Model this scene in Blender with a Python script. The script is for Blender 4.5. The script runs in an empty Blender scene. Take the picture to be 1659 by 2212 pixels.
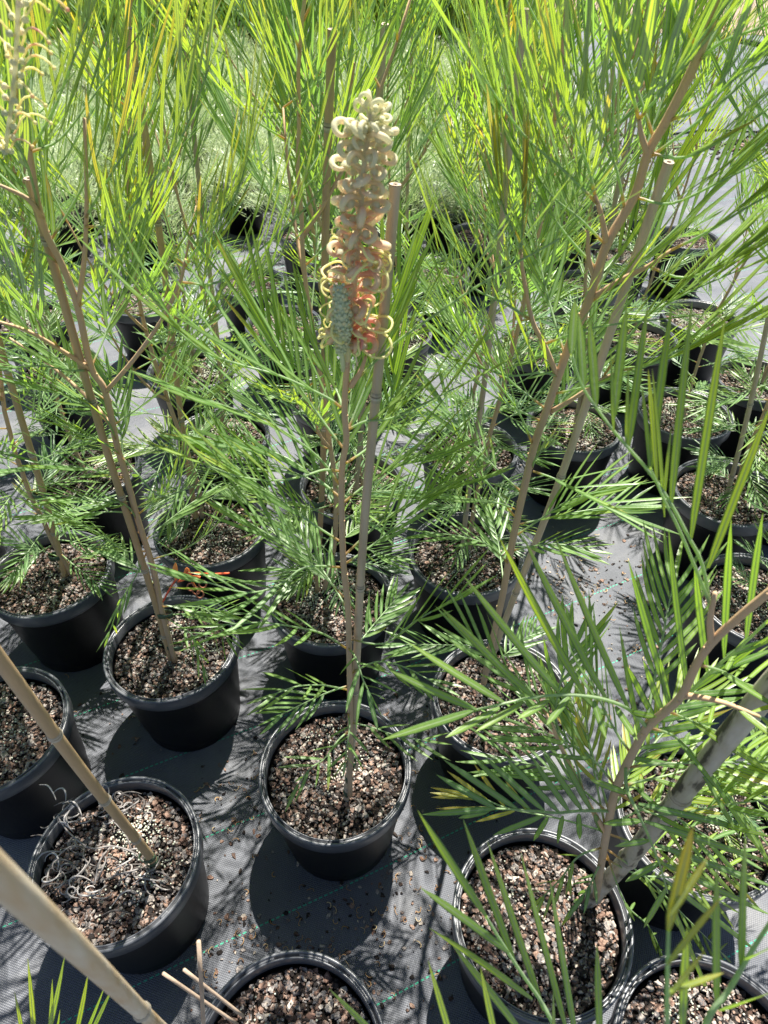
import bpy, math, random
from mathutils import Vector, Matrix, Quaternion, noise
R_ = math.radians
sc = bpy.context.scene
# ---------------------------------------------------------------- camera, sky, sun
TH = R_(43.0); CH = 1.48; FP = 1475.0
cam = bpy.data.cameras.new('camera'); co = bpy.data.objects.new('camera', cam)
sc.collection.objects.link(co); sc.camera = co
co.location = (0, 0, CH); co.rotation_euler = (R_(90) - TH, 0, 0)
cam.sensor_fit = 'VERTICAL'; cam.sensor_height = 36; cam.sensor_width = 27; cam.lens = 24.0
cam.clip_start = 0.02; cam.clip_end = 400
cam.dof.use_dof = True; cam.dof.focus_distance = 1.2; cam.dof.aperture_fstop = 11.0
w = bpy.data.worlds.new('World'); sc.world = w; w.use_nodes = True
SUN_EL = 66.5; SUNV = Vector((0.037, 0.107, 0.26)).normalized()
sky = w.node_tree.nodes.new('ShaderNodeTexSky'); sky.sky_type = 'NISHITA'; sky.sun_disc = False
sky.sun_elevation = math.asin(SUNV.z); sky.sun_rotation = math.atan2(SUNV.x, SUNV.y)
bg = w.node_tree.nodes['Background']; bg.inputs[1].default_value = 0.05
w.node_tree.links.new(sky.outputs[0], bg.inputs[0])
sun = bpy.data.lights.new('sun', 'SUN'); sun.energy = 5.0; sun.angle = R_(0.53); sun.color = (1, 0.95, 0.86)
so = bpy.data.objects.new('sun', sun); sc.collection.objects.link(so)
so.rotation_euler = SUNV.to_track_quat('Z', 'Y').to_euler()
sc.view_settings.view_transform = 'Standard'; sc.view_settings.look = 'None'
sc.view_settings.exposure = 1.42; sc.view_settings.gamma = 1
sc.cycles.max_bounces = 8; sc.cycles.transparent_max_bounces = 8

# ---------------------------------------------------------------- helpers
V = Vector
UP = V((0, 0, 1))
def ray(px, py):
    u = (px - 829.5) / FP; v = (1106 - py) / FP
    return V((u, math.cos(TH) + v * math.sin(TH), -math.sin(TH) + v * math.cos(TH)))
def WF(px, py, F):            # the point seen at that place, F metres ahead
    r = ray(px, py); t = F / r.y
    return V((r.x * t, F, CH + r.z * t))
def GZ(px, py, z=0.0):        # the point seen at that place, at height z
    r = ray(px, py); t = (z - CH) / r.z
    return V((r.x * t, r.y * t, z))
def link(o): sc.collection.objects.link(o); return o
def nv(v):
    l = v.length
    return v / l if l > 1e-9 else V((0, 0, 1))

class MB:
    def __init__(s): s.v = []; s.f = []; s.t = []; s.uv = []
    def add(s, p, tone=0.5, uv=(0.5, 0.5)):
        s.v.append((p[0], p[1], p[2])); s.t.append(tone); s.uv.append(uv); return len(s.v) - 1
    def build(s, name, mat, parent=None, smooth=True):
        m = bpy.data.meshes.new(name); m.from_pydata(s.v, [], s.f)
        a = m.attributes.new('tone', 'FLOAT', 'POINT'); a.data.foreach_set('value', s.t)
        b = m.attributes.new('uvp', 'FLOAT2', 'POINT')
        b.data.foreach_set('vector', [c for q in s.uv for c in q])
        if smooth: m.polygons.foreach_set('use_smooth', [True] * len(m.polygons))
        m.materials.append(mat); m.update()
        o = bpy.data.objects.new(name, m); link(o)
        if parent: o.parent = parent
        return o
def thing(name, label, cat, loc=(0, 0, 0), group=None):
    o = bpy.data.objects.new(name, None); o.empty_display_size = 0.05; link(o); o.location = loc
    return tag(o, label, cat, group)
def tag(o, label, cat, group=None, kind=None):
    o['label'] = label; o['category'] = cat
    if group: o['group'] = group
    if kind: o['kind'] = kind
    return o

def frame_pts(pts):
    out = []
    n = len(pts)
    for i in range(n):
        t = nv(pts[min(i + 1, n - 1)] - pts[max(i - 1, 0)]); out.append(t)
    return out
def smooth_path(pts, k=4):
    """Catmull-Rom through pts"""
    if len(pts) < 3: return [pts[0].lerp(pts[-1], i / 4) for i in range(5)]
    P = [pts[0] * 2 - pts[1]] + list(pts) + [pts[-1] * 2 - pts[-2]]
    out = []
    for i in range(1, len(P) - 2):
        a, b, c, d = P[i - 1:i + 3]
        for j in range(k):
            t = j / k
            out.append(0.5 * ((2 * b) + (c - a) * t + (2 * a - 5 * b + 4 * c - d) * t * t + (3 * b - a - 3 * c + d) * t ** 3))
    out.append(pts[-1].copy())
    return out
def tube(mb, pts, rad, tone=0.5, seg=8, cap=True, tonef=None, flag=0.0):
    T = frame_pts(pts); n = len(pts)
    ref = V((1, 0.2, 0)) if abs(T[0].x) < 0.8 else V((0, 1, 0))
    rings = []; L = 0
    for i in range(n):
        if i: L += (pts[i] - pts[i - 1]).length
        a = nv(ref - T[i] * ref.dot(T[i])); b = T[i].cross(a); ref = a
        r = rad(i / (n - 1)) if callable(rad) else rad
        tn = tonef(i / (n - 1)) if tonef else tone
        rings.append([mb.add(pts[i] + (a * math.cos(2 * math.pi * k / seg) + b * math.sin(2 * math.pi * k / seg)) * r, tn, (k / seg + flag, L)) for k in range(seg)])
    for i in range(n - 1):
        for k in range(seg):
            k2 = (k + 1) % seg
            mb.f.append((rings[i][k], rings[i][k2], rings[i + 1][k2], rings[i + 1][k]))
    if cap:
        mb.f.append(tuple(rings[-1])); mb.f.append(tuple(reversed(rings[0])))
def lathe(mb, prof, seg=64, tone=0.5, c=(0, 0)):
    rings = [[mb.add((c[0] + r * math.cos(2 * math.pi * k / seg), c[1] + r * math.sin(2 * math.pi * k / seg), z), tone, (k / seg, z)) for k in range(seg)] for r, z in prof]
    for i in range(len(prof) - 1):
        for k in range(seg):
            k2 = (k + 1) % seg
            mb.f.append((rings[i][k], rings[i][k2], rings[i + 1][k2], rings[i + 1][k]))
    return rings

PROF = {3: ((-.5, .06), (0, -.07), (.5, .06)), 5: ((-.5, -.06), (-.27, .05), (0, -.06), (.27, .05), (.5, -.06)), 2: ((-.5, 0), (.5, 0))}
def blade(mb, base, d, L, wd, nrm, bend, tone, cols=3, segs=5, tip_tone=0.0, rng=random):
    d = nv(d); path = []
    for i in range(segs + 1):
        s = i / segs; path.append(base + d * (L * s) + bend * (L * s * s))
    T = frame_pts(path); P = PROF[cols]; rows = []; tw = rng.uniform(-.75, .75)
    for i in range(segs + 1):
        s = i / segs; t = T[i]
        wv = nv(t.cross(nrm)); n2 = wv.cross(t); ca_, sa_ = math.cos(tw * s), math.sin(tw * s); wv, n2 = wv * ca_ + n2 * sa_, n2 * ca_ - wv * sa_
        w_ = wd * .92 * min(1, 0.36 + s * 3.6) * (1 - max(0, (s - .6) / .4) ** 2.0)
        if i == segs: w_ = wd * 0.04
        tn = tone + tip_tone * s * s
        rows.append([mb.add(path[i] + wv * (w_ * a) + n2 * (w_ * h), tn, (a + .5, s)) for a, h in P])
    for i in range(segs):
        for k in range(len(P) - 1):
            mb.f.append((rows[i][k], rows[i][k + 1], rows[i + 1][k + 1], rows[i + 1][k]))
def blade_to(mb, base, tip, wd, tone=0.5, sag=0.06, cols=5, nrm=None, tip_tone=.15):
    d = tip - base; L = d.length
    if nrm is None: nrm = nv(V((-base.x * .4, -.55, .8)))
    side = nv(d).cross(nrm)
    bend = UP * sag * (1 if sag >= 0 else 1)
    blade(mb, base, d / L - bend, L, wd, nrm, bend, tone, cols, 8, tip_tone)

def leaf(mb, pts, n, L, up=0.3, ang=40, wd=0.006, tone=0.4, rng=random, cols=3, start=0.28, nrm=None, rr=0.0013, tip_tone=.15, asym=1.0, segs=5):
    """pinnate leaf: pts = rachis polyline (world); n lobes a side"""
    P = smooth_path(pts, 4); T = frame_pts(P); m = len(P)
    tube(mb, P, lambda s: rr * (1.25 - .6 * s), tone, 5, False, lambda s: (.95 if s < .12 else .5), 2.0)
    mid = T[m // 2]
    if nrm is None:
        nrm = UP * 1.0 - nv(V((mid.x, mid.y, 0))) * .35
    for i in range(n):
        s = start + (1 - start) * (i + .5) / n
        for sd in (-1, 1):
            ss = min(.995, s + (0.25 / n) * sd * (1 - start))
            f = ss * (m - 1); j = min(int(f), m - 2); p = P[j].lerp(P[j + 1], f - j); t = T[min(j + 1, m - 1)]
            side = nv(t.cross(nrm)) * -sd
            env = (0.62 + 1.1 * (ss - start) / (1 - start) * (1.05 - (ss - start) / (1 - start)) * 1.9)
            env = min(1.05, env)
            l = L * env * rng.uniform(.85, 1.08) * (asym if sd > 0 else 1)
            a = R_(ang * rng.uniform(.85, 1.15) * (1.12 - .45 * ss))
            d = t * math.cos(a) + side * math.sin(a)
            d = nv(d * (1 - up) + UP * up + V([rng.uniform(-.06, .06) for _ in range(3)]))
            bend = (t * .10 + UP * (.10 * up * 2) - side * .05 + V([rng.uniform(-.04, .04) for _ in range(3)]))
            if rng.random() < .03: continue
            blade(mb, p, d, l, wd * rng.uniform(.85, 1.12), nv(nrm + side * .25), bend, tone + rng.uniform(-.08, .08), cols, segs, .7 if rng.random() < .07 else tip_tone)
    blade(mb, P[-1] - T[-1] * .002, T[-1], L * .75, wd, nrm, UP * .08 * up, tone, cols, segs, tip_tone)

# ---------------------------------------------------------------- materials
def mat(name):
    m = bpy.data.materials.new(name); m.use_nodes = True
    nt = m.node_tree; nt.nodes.clear()
    out = nt.nodes.new('ShaderNodeOutputMaterial'); return m, nt, out
def N(nt, typ, **kw):
    n = nt.nodes.new(typ)
    for k, v in kw.items():
        if k.startswith('i_'):
            key = k[2:]; key = int(key) if key.isdigit() else key
            n.inputs[key].default_value = v
        else: setattr(n, k, v)
    return n
def ramp(nt, src, stops):
    r = nt.nodes.new('ShaderNodeValToRGB'); e = r.color_ramp.elements
    while len(e) < len(stops): e.new(0.5)
    for q, (p, c) in zip(e, stops): q.position = p; q.color = (*c, 1)
    nt.links.new(src, r.inputs[0]); return r
def princ(nt, out, rough=.5, spec=.5):
    p = nt.nodes.new('ShaderNodeBsdfPrincipled'); p.inputs['Roughness'].default_value = rough
    p.inputs['Specular IOR Level'].default_value = spec
    nt.links.new(p.outputs[0], out.inputs[0]); return p
def mixc(nt, fac, a, b, bt='MIX'):
    m = nt.nodes.new('ShaderNodeMix'); m.data_type = 'RGBA'; m.blend_type = bt
    for k, v in ((0, fac), (6, a), (7, b)):
        if hasattr(v, 'node'): nt.links.new(v, m.inputs[k])
        else: m.inputs[k].default_value = v if k == 0 else (*v, 1)
    return m.outputs[2]
def mth(nt, op, a, b=0.0, c=0.0):
    m = nt.nodes.new('ShaderNodeMath'); m.operation = op
    for i, v in enumerate((a, b, c)):
        if hasattr(v, 'node'): nt.links.new(v, m.inputs[i])
        else: m.inputs[i].default_value = v
    return m.outputs[0]

def leaf_mat(name, stops, under, trans, tstr=.42, midrib=True):
    m, nt, out = mat(name); L = nt.links
    at = N(nt, 'ShaderNodeAttribute', attribute_name='tone'); uv = N(nt, 'ShaderNodeAttribute', attribute_name='uvp')
    oi = N(nt, 'ShaderNodeObjectInfo')
    tn = mth(nt, 'ADD', at.outputs['Fac'], mth(nt, 'MULTIPLY_ADD', oi.outputs['Random'], .12, -.06))
    col = ramp(nt, tn, stops).outputs[0]
    sx = N(nt, 'ShaderNodeSeparateXYZ'); L.new(uv.outputs['Vector'], sx.inputs[0])
    au = mth(nt, 'ABSOLUTE', mth(nt, 'SUBTRACT', sx.outputs[0], .5))
    rac = mth(nt, 'GREATER_THAN', sx.outputs[0], 1.5)
    rib = mth(nt, 'LESS_THAN', au, .08)
    edge = mth(nt, 'MULTIPLY', mth(nt, 'GREATER_THAN', au, .385), mth(nt, 'SUBTRACT', 1.0, rac))
    nz = N(nt, 'ShaderNodeTexNoise', i_Scale=260.0, i_Detail=3.0); tc = N(nt, 'ShaderNodeTexCoord'); L.new(tc.outputs['Object'], nz.inputs['Vector'])
    col = mixc(nt, mth(nt, 'MULTIPLY_ADD', nz.outputs[0], .5, -.08), col, (.03, .07, .012))
    if midrib:
        col = mixc(nt, mth(nt, 'MULTIPLY', rib, .65), col, (.46, .58, .32))
        col = mixc(nt, mth(nt, 'MULTIPLY', edge, .45), col, (.03, .09, .03))
    col = mixc(nt, rac, col, ramp(nt, at.outputs['Fac'], [(0, (.3, .42, .26)), (.6, (.36, .46, .28)), (.9, (.36, .24, .15))]).outputs[0])
    geo = N(nt, 'ShaderNodeNewGeometry')
    col2 = mixc(nt, geo.outputs['Backfacing'], col, mixc(nt, .2, under, col))
    p = nt.nodes.new('ShaderNodeBsdfPrincipled'); p.inputs['Roughness'].default_value = .36; p.inputs['Specular IOR Level'].default_value = .6
    L.new(col2, p.inputs['Base Color'])
    b = N(nt, 'ShaderNodeBump', i_Strength=.25, i_Distance=.001); L.new(nz.outputs[0], b.inputs['Height']); L.new(b.outputs[0], p.inputs['Normal'])
    tr = nt.nodes.new('ShaderNodeBsdfTranslucent')
    tcol = ramp(nt, tn, trans).outputs[0]
    if midrib: tcol = mixc(nt, mth(nt, 'MAXIMUM', mth(nt, 'MULTIPLY', rib, .8), mth(nt, 'MULTIPLY', edge, .9)), tcol, (.05, .1, .01))
    L.new(tcol, tr.inputs[0])
    ms = N(nt, 'ShaderNodeMixShader'); ms.inputs[0].default_value = tstr
    L.new(p.outputs[0], ms.inputs[1]); L.new(tr.outputs[0], ms.inputs[2]); L.new(ms.outputs[0], out.inputs[0])
    return m
TR = [(0, (.22, .45, .07)), (.4, (.4, .66, .025)), (.75, (.6, .72, .015)), (1, (.8, .58, .03))]
M_leaf = leaf_mat('shrub_leaf', [(0, (.1, .21, .12)), (.4, (.19, .34, .1)), (.75, (.3, .43, .06)), (1, (.46, .34, .06))], (.46, .55, .42), TR, .46)
M_bright = leaf_mat('bright_leaf', [(0, (.04, .1, .02)), (.4, (.1, .2, .03)), (1, (.32, .4, .06))], (.15, .24, .1), TR, .38, False)
M_pale = leaf_mat('silver_leaf', [(0, (.3, .4, .24)), (.5, (.5, .6, .36)), (1, (.7, .74, .5))], (.5, .6, .42), [(0, (.3, .42, .15)), (1, (.6, .7, .3))], .3, False)
M_dead = None

def simple(name, stops, rough=.6, spec=.4, attr='tone', scale=None, detail=4, bump=0, bscale=80, objrand=0, stretch=None, trans=0):
    m, nt, out = mat(name); L = nt.links; p = princ(nt, out, rough, spec)
    tc = N(nt, 'ShaderNodeTexCoord'); src = tc.outputs['Object']
    if stretch:
        mp = N(nt, 'ShaderNodeMapping'); mp.inputs['Scale'].default_value = stretch; L.new(src, mp.inputs[0]); src = mp.outputs[0]
    if attr:
        at = N(nt, 'ShaderNodeAttribute', attribute_name=attr); fac = at.outputs['Fac']
    else: fac = .0
    if scale:
        nz = N(nt, 'ShaderNodeTexNoise', i_Scale=scale, i_Detail=detail); L.new(src, nz.inputs['Vector'])
        if attr: fac = mth(nt, 'ADD', fac, mth(nt, 'MULTIPLY_ADD', nz.outputs[0], .7, -.35))
        else: fac = nz.outputs[0]
    if objrand:
        oi = N(nt, 'ShaderNodeObjectInfo'); fac = mth(nt, 'ADD', fac, mth(nt, 'MULTIPLY_ADD', oi.outputs['Random'], objrand, -objrand / 2))
    L.new(ramp(nt, fac, stops).outputs[0], p.inputs['Base Color'])
    if bump:
        n2 = N(nt, 'ShaderNodeTexNoise', i_Scale=bscale, i_Detail=5.0); L.new(src, n2.inputs['Vector'])
        b = N(nt, 'ShaderNodeBump', i_Strength=bump, i_Distance=.002); L.new(n2.outputs[0], b.inputs['Height']); L.new(b.outputs[0], p.inputs['Normal'])
    if trans:
        tr = nt.nodes.new('ShaderNodeBsdfTranslucent'); L.new(p.inputs['Base Color'].links[0].from_socket, tr.inputs[0])
        ms = N(nt, 'ShaderNodeMixShader'); ms.inputs[0].default_value = trans
        L.new(p.outputs[0], ms.inputs[1]); L.new(tr.outputs[0], ms.inputs[2]); L.new(ms.outputs[0], out.inputs[0])
    return m
M_stem = simple('shrub_bark', [(0, (.24, .17, .11)), (.45, (.48, .35, .23)), (.75, (.58, .38, .21)), (1, (.48, .46, .22))], .75, .3, 'tone', 45, 5, .5, 160, .1, (1, 1, .35))
M_bamboo = simple('bamboo_tan', [(0, (.14, .1, .06)), (.4, (.4, .28, .16)), (.7, (.52, .36, .19)), (1, (.64, .57, .45))], .5, .45, 'tone', 30, 5, .35, 140, .25, (3, 3, .12))
M_grey = simple('bamboo_grey', [(0, (.1, .08, .06)), (.35, (.4, .32, .22)), (.65, (.55, .45, .33)), (1, (.64, .56, .44))], .65, .35, 'tone', 38, 6, .5, 120, .1, (2.5, 2.5, .15))
M_mott = simple('bamboo_mottled', [(0, (.02, .018, .015)), (.43, (.08, .07, .055)), (.49, (.4, .36, .28)), (.65, (.5, .46, .4)), (1, (.62, .58, .52))], .6, .4, 'tone', 42, 10, .6, 120, .06, (1.6, 1.6, .5))
M_node = simple('bamboo_node', [(0, (.1, .08, .06)), (.5, (.38, .33, .26)), (1, (.55, .5, .42))], .6, .3, 'tone', 120, 4, .3, 200)
M_cut = simple('bamboo_cut', [(0, (.3, .22, .16)), (1, (.6, .5, .4))], .8, .2, None, 90, 4)
M_tie = simple('tie_tape', [(0, (.03, .06, .035)), (1, (.07, .12, .07))], .45, .4, None, 20)
M_pot = simple('pot_plastic', [(0, (.004, .004, .005)), (.5, (.007, .007, .009)), (.66, (.012, .012, .013)), (1, (.07, .063, .058))], .42, .3, None, 14, 9, .15, 300)
M_rim = simple('pot_rim_sunlit', [(0, (.045, .048, .056)), (.5, (.085, .09, .102)), (1, (.2, .2, .2))], .33, .7, None, 14, 6, .1, 300)  # sunlight on the rim put into the colour: same plastic as the wall, paler
M_soil = simple('potting_soil', [(0, (.004, .003, .003)), (.5, (.012, .009, .007)), (1, (.035, .026, .02))], .95, .2, None, 90, 6, 1, 200)
M_chip = simple('bark_chip', [(0, (.008, .006, .006)), (.2, (.03, .022, .018)), (.4, (.13, .075, .055)), (.56, (.3, .2, .15)), (.7, (.075, .075, .08)), (.84, (.26, .23, .21)), (1, (.46, .4, .33))], .8, .3, 'tone', 220, 4, .5, 400)
M_prill = simple('prill', [(0, (.38, .4, .3)), (1, (.66, .68, .56))], .4, .5, 'tone')
M_litter = simple('dry_litter', [(0, (.06, .035, .02)), (.35, (.22, .12, .06)), (.7, (.42, .26, .12)), (1, (.6, .48, .28))], .8, .2, 'tone')
M_dead = simple('dead_leaf', [(0, (.08, .07, .065)), (.5, (.22, .2, .19)), (1, (.42, .4, .39))], .75, .3, 'tone', 60)
M_flower = simple('floret_skin', [(0, (.6, .64, .45)), (.2, (.84, .8, .58)), (.4, (.88, .72, .52)), (.6, (.88, .56, .42)), (.78, (.84, .42, .34)), (.9, (.92, .84, .42)), (1, (.94, .9, .5))], .6, .3, 'tone', 60, 3, .2, 500, 0, None, .5)
M_bud = simple('bud_skin', [(0, (.4, .46, .28)), (.5, (.56, .6, .38)), (1, (.66, .56, .28))], .7, .3, 'tone', 120, 3, .3, 400)
M_red = simple('spent_flower_skin', [(0, (.3, .15, .09)), (.4, (.85, .13, .06)), (.7, (.9, .3, .08)), (1, (.85, .55, .15))], .55, .3, 'tone', None, 3, 0, 1, 0, None, .2)
M_pink = simple('pink_skin', [(0, (.6, .07, .09)), (.5, (.8, .35, .3)), (1, (.8, .75, .6))], .5, .4, 'tone', None, 3, 0, 1, 0, None, .2)
M_hose = simple('hose_plastic', [(0, (.01, .011, .014)), (1, (.03, .032, .036))], .4, .5, None, 8)
M_wood = simple('stick_wood', [(0, (.2, .13, .1)), (.5, (.42, .32, .24)), (1, (.6, .5, .38))], .8, .2, 'tone', 60, 4, .3, 200, 0, (2, 2, .2))

def ground_mat():
    m, nt, out = mat('weed_mat'); L = nt.links; p = princ(nt, out, .45, .35)
    tc = N(nt, 'ShaderNodeTexCoord'); mp = N(nt, 'ShaderNodeMapping', vector_type='POINT'); mp.inputs['Rotation'].default_value = (0, 0, R_(-24.5))
    L.new(tc.outputs['Object'], mp.inputs[0])
    sx = N(nt, 'ShaderNodeSeparateXYZ'); L.new(mp.outputs[0], sx.inputs[0])
    u, v = sx.outputs[0], sx.outputs[1]
    su = mth(nt, 'SINE', mth(nt, 'MULTIPLY', u, 2 * math.pi / .0052)); sv = mth(nt, 'SINE', mth(nt, 'MULTIPLY', v, 2 * math.pi / .0046))
    weave = mth(nt, 'MULTIPLY', su, sv)
    n1 = N(nt, 'ShaderNodeTexNoise', i_Scale=3.2, i_Detail=6.0, i_Roughness=.62); L.new(tc.outputs['Object'], n1.inputs['Vector'])
    n2 = N(nt, 'ShaderNodeTexNoise', i_Scale=260.0, i_Detail=3.0); L.new(mp.outputs[0], n2.inputs['Vector'])
    n3 = N(nt, 'ShaderNodeTexNoise', i_Scale=1.1, i_Detail=3.0); L.new(tc.outputs['Object'], n3.inputs['Vector'])
    base = ramp(nt, n1.outputs[0], [(.3, (.035, .038, .044)), (.5, (.08, .086, .1)), (.7, (.2, .2, .2))]).outputs[0]
    base = mixc(nt, mth(nt, 'MULTIPLY_ADD', weave, .22, .22), base, (.27, .29, .34))
    base = mixc(nt, mth(nt, 'MULTIPLY', n2.outputs[0], .5), base, (.04, .04, .043))
    # woven green marker thread, every 0.2 m
    d = mth(nt, 'ABSOLUTE', mth(nt, 'SUBTRACT', mth(nt, 'MODULO', mth(nt, 'ADD', mth(nt, 'ADD', v, mth(nt, 'MULTIPLY', mth(nt, 'SINE', mth(nt, 'MULTIPLY', u, 9)), .002)), 40.0), .206), .103))
    line = mth(nt, 'LESS_THAN', d, .0014)
    dash = mth(nt, 'GREATER_THAN', mth(nt, 'SINE', mth(nt, 'MULTIPLY', u, 2 * math.pi / .011)), -.35)
    gl = mth(nt, 'MULTIPLY', mth(nt, 'MULTIPLY', line, dash), .9)
    base = mixc(nt, gl, base, (.05, .42, .26))
    L.new(base, p.inputs['Base Color'])
    h = mth(nt, 'ADD', mth(nt, 'MULTIPLY', weave, .0006), mth(nt, 'ADD', mth(nt, 'MULTIPLY', n1.outputs[0], .012), mth(nt, 'MULTIPLY', n3.outputs[0], .08)))
    b = N(nt, 'ShaderNodeBump', i_Strength=.7, i_Distance=1.0); L.new(h, b.inputs['Height']); L.new(b.outputs[0], p.inputs['Normal'])
    return m
M_ground = ground_mat()
M_dirt = simple('bare_dirt', [(0, (.17, .12, .095)), (.5, (.3, .21, .17)), (1, (.42, .32, .27))], .95, .2, None, 2.2, 10, 1, 30)

# ---------------------------------------------------------------- setting
def sheet(name, x0, x1, y0, y1, z, m, n=60, amp=0.0, rot=0, edge=None):
    mb = MB(); idx = []
    for j in range(n + 1):
        row = []
        for i in range(n + 1):
            x = x0 + (x1 - x0) * i / n; y = y0 + (y1 - y0) * j / n
            if j == 0 and edge: y += edge * noise.noise(V((x * 1.7, 3, 0))) + edge * .4 * noise.noise(V((x * 6, 9, 0)))
            row.append(mb.add((x, y, z + amp * noise.noise(V((x * 1.3, y * 1.3, 0))))))
        idx.append(row)
    for j in range(n):
        for i in range(n): mb.f.append((idx[j][i], idx[j][i + 1], idx[j + 1][i + 1], idx[j + 1][i]))
    o = mb.build(name, m); o.rotation_euler.z = rot; o['kind'] = 'structure'; return o
sheet('ground', -60, 60, -60, 90, 0, M_ground, 40)
dd = sheet('dirt_ground', -8, 14, 0, 60, .006, M_dirt, 90, .004, R_(-14), .35); dd.location = (2.0, 11.0, 0)

rng = random.Random(7)
# ---------------------------------------------------------------- pots
RT = .260; RR = .143
def chip(mb, c, s, rng, tone, flat=.28):
    n = rng.choice((4, 5, 5, 6)); q = Quaternion((rng.gauss(0, 1), rng.gauss(0, 1), rng.gauss(0, .3)), rng.gauss(0, .38)) @ Quaternion((0, 0, 1), rng.uniform(0, 6.28))
    el = rng.uniform(.5, .95); top = []; bot = []
    for k in range(n):
        a = 2 * math.pi * (k + rng.uniform(-.28, .28)) / n; r = s * rng.uniform(.72, 1.1)
        p = V((math.cos(a) * r, math.sin(a) * r * el, 0))
        top.append(mb.add(c + q @ (p * .82 + V((0, 0, s * flat * rng.uniform(.6, 1.2)))), tone))
        bot.append(mb.add(c + q @ (p + V((0, 0, -s * flat * .5))), tone))
    mb.f.append(tuple(top))
    for k in range(n): mb.f.append((bot[k], bot[(k + 1) % n], top[(k + 1) % n], top[k]))
def ball(mb, c, r, tone):
    rings = []
    top = mb.add(c + V((0, 0, r)), tone); seg = 7
    for j in (1, 2, 3):
        a = math.pi * j / 4
        rings.append([mb.add(c + V((math.sin(a) * math.cos(6.2832 * k / seg), math.sin(a) * math.sin(6.2832 * k / seg), math.cos(a))) * r, tone) for k in range(seg)])
    for k in range(seg):
        k2 = (k + 1) % seg
        mb.f.append((top, rings[0][k], rings[0][k2]))
        for j in (0, 1): mb.f.append((rings[j][k], rings[j + 1][k], rings[j + 1][k2], rings[j][k2]))
def chip_tone(rng):
    return min(1, max(0, rng.choice((.05, .12, .2, .3, .42, .52, .6, .7, .75, .84, .9)) + rng.uniform(-.07, .07)))
def pot_meshes(seed, nchip=1500, nprill=150, big=0):
    r = random.Random(seed)
    wall = MB()
    lathe(wall, [(.0, .012), (.100, .012), (.106, .0), (.112, .004), (.114, .03), (.1165, .05), (.118, .055), (.1325, .205), (.1345, .208), (.136, .236)], 72)
    lathe(wall, [(.131, .236), (.128, .20), (.112, .02), (.0, .018)], 48)
    rim = MB()
    lathe(rim, [(.1345, .222), (.1405, .224), (.1425, .2275), (RR, .252), (.1428, .2575), (.1412, RT), (.1385, RT), (.1375, .2585), (.137, .250), (.1345, .250), (.1335, .2575), (.1322, .2585), (.1308, .2565), (.130, .232)], 96)
    for k in range(10):       # bridges across the slot in the rim
        a0 = 2 * math.pi * k / 10 + .1; a1 = a0 + (.34 if k % 5 else .10)
        pr = [(.1338, .2495), (.1338, .2572), (.1374, .2578), (.1374, .2495)]
        st = 6; R0 = []
        for j in range(st + 1):
            a = a0 + (a1 - a0) * j / st
            R0.append([rim.add((x * math.cos(a), x * math.sin(a), z)) for x, z in pr])
        for j in range(st):
            for q in range(3): rim.f.append((R0[j][q], R0[j + 1][q], R0[j + 1][q + 1], R0[j][q + 1]))
        rim.f.append(tuple(R0[0])); rim.f.append(tuple(reversed(R0[-1])))
    soil = MB(); rings = []
    c = soil.add((0, 0, .226))
    for j in range(1, 13):
        rr = .1275 * j / 12
        rings.append([soil.add((rr * math.cos(2 * math.pi * k / 36), rr * math.sin(2 * math.pi * k / 36), .224 + .006 * noise.noise(V((rr * math.cos(k * .1745) * 30, rr * math.sin(k * .1745) * 30, seed))))) for k in range(36)])
    for k in range(36):
        soil.f.append((c, rings[0][k], rings[0][(k + 1) % 36]))
        for j in range(11): soil.f.append((rings[j][k], rings[j + 1][k], rings[j + 1][(k + 1) % 36], rings[j][(k + 1) % 36]))
    chips = MB()
    for i in range(nchip):
        a = r.uniform(0, 6.2832); rad = .124 * math.sqrt(r.random())
        s = r.choice((.0018, .0025, .0032, .0042, .0052, .0062)) * r.uniform(.8, 1.25)
        if i < 150 + big: s = r.uniform(.0062, .0108)
        z = .227 + .006 * noise.noise(V((rad * math.cos(a) * 30, rad * math.sin(a) * 30, seed))) + r.uniform(-.001, .005)
        chip(chips, V((rad * math.cos(a), rad * math.sin(a), z)), s, r, chip_tone(r), .2 if s > .004 else .45)
    pr = MB(); ca = [(r.uniform(-.07, .07), r.uniform(-.07, .07)) for _ in range(3)]
    for i in range(nprill):
        cx, cy = ca[i % 3]; x = cx + r.gauss(0, .022); y = cy + r.gauss(0, .022)
        if i % 4 == 0: x, y = r.uniform(-.09, .09), r.uniform(-.09, .09)
        if x * x + y * y > .0145: continue
        ball(pr, V((x, y, .232 + r.uniform(0, .004))), r.uniform(.0014, .0021), r.random())
    return wall, rim, soil, chips, pr
POTP = []
first_pot = [True]
def make_pot_proto(seed, **k):
    wall, rim, soil, chips, pr = pot_meshes(seed, **k)
    root = bpy.data.objects.new('nursery_pot', None); root.empty_display_size = .05
    kids = []
    for nm, mb, m, sm in (('wall', wall, M_pot, True), ('rim', rim, M_rim, True), ('potting_mix', soil, M_soil, True), ('bark_chips', chips, M_chip, False), ('fertiliser_prills', pr, M_prill, True)):
        o = mb.build(nm, m, None, sm)
        if nm in ('bark_chips', 'fertiliser_prills'): o['kind'] = 'stuff'
        sc.collection.objects.unlink(o); kids.append(o)
    for nm in ('wall', 'rim'):
        pass
    return root, kids
for s in range(4): POTP.append(make_pot_proto(s, nprill=(150, 330, 60, 200)[s], nchip=3000, big=(25, 0, 40, 10)[s]))
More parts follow.
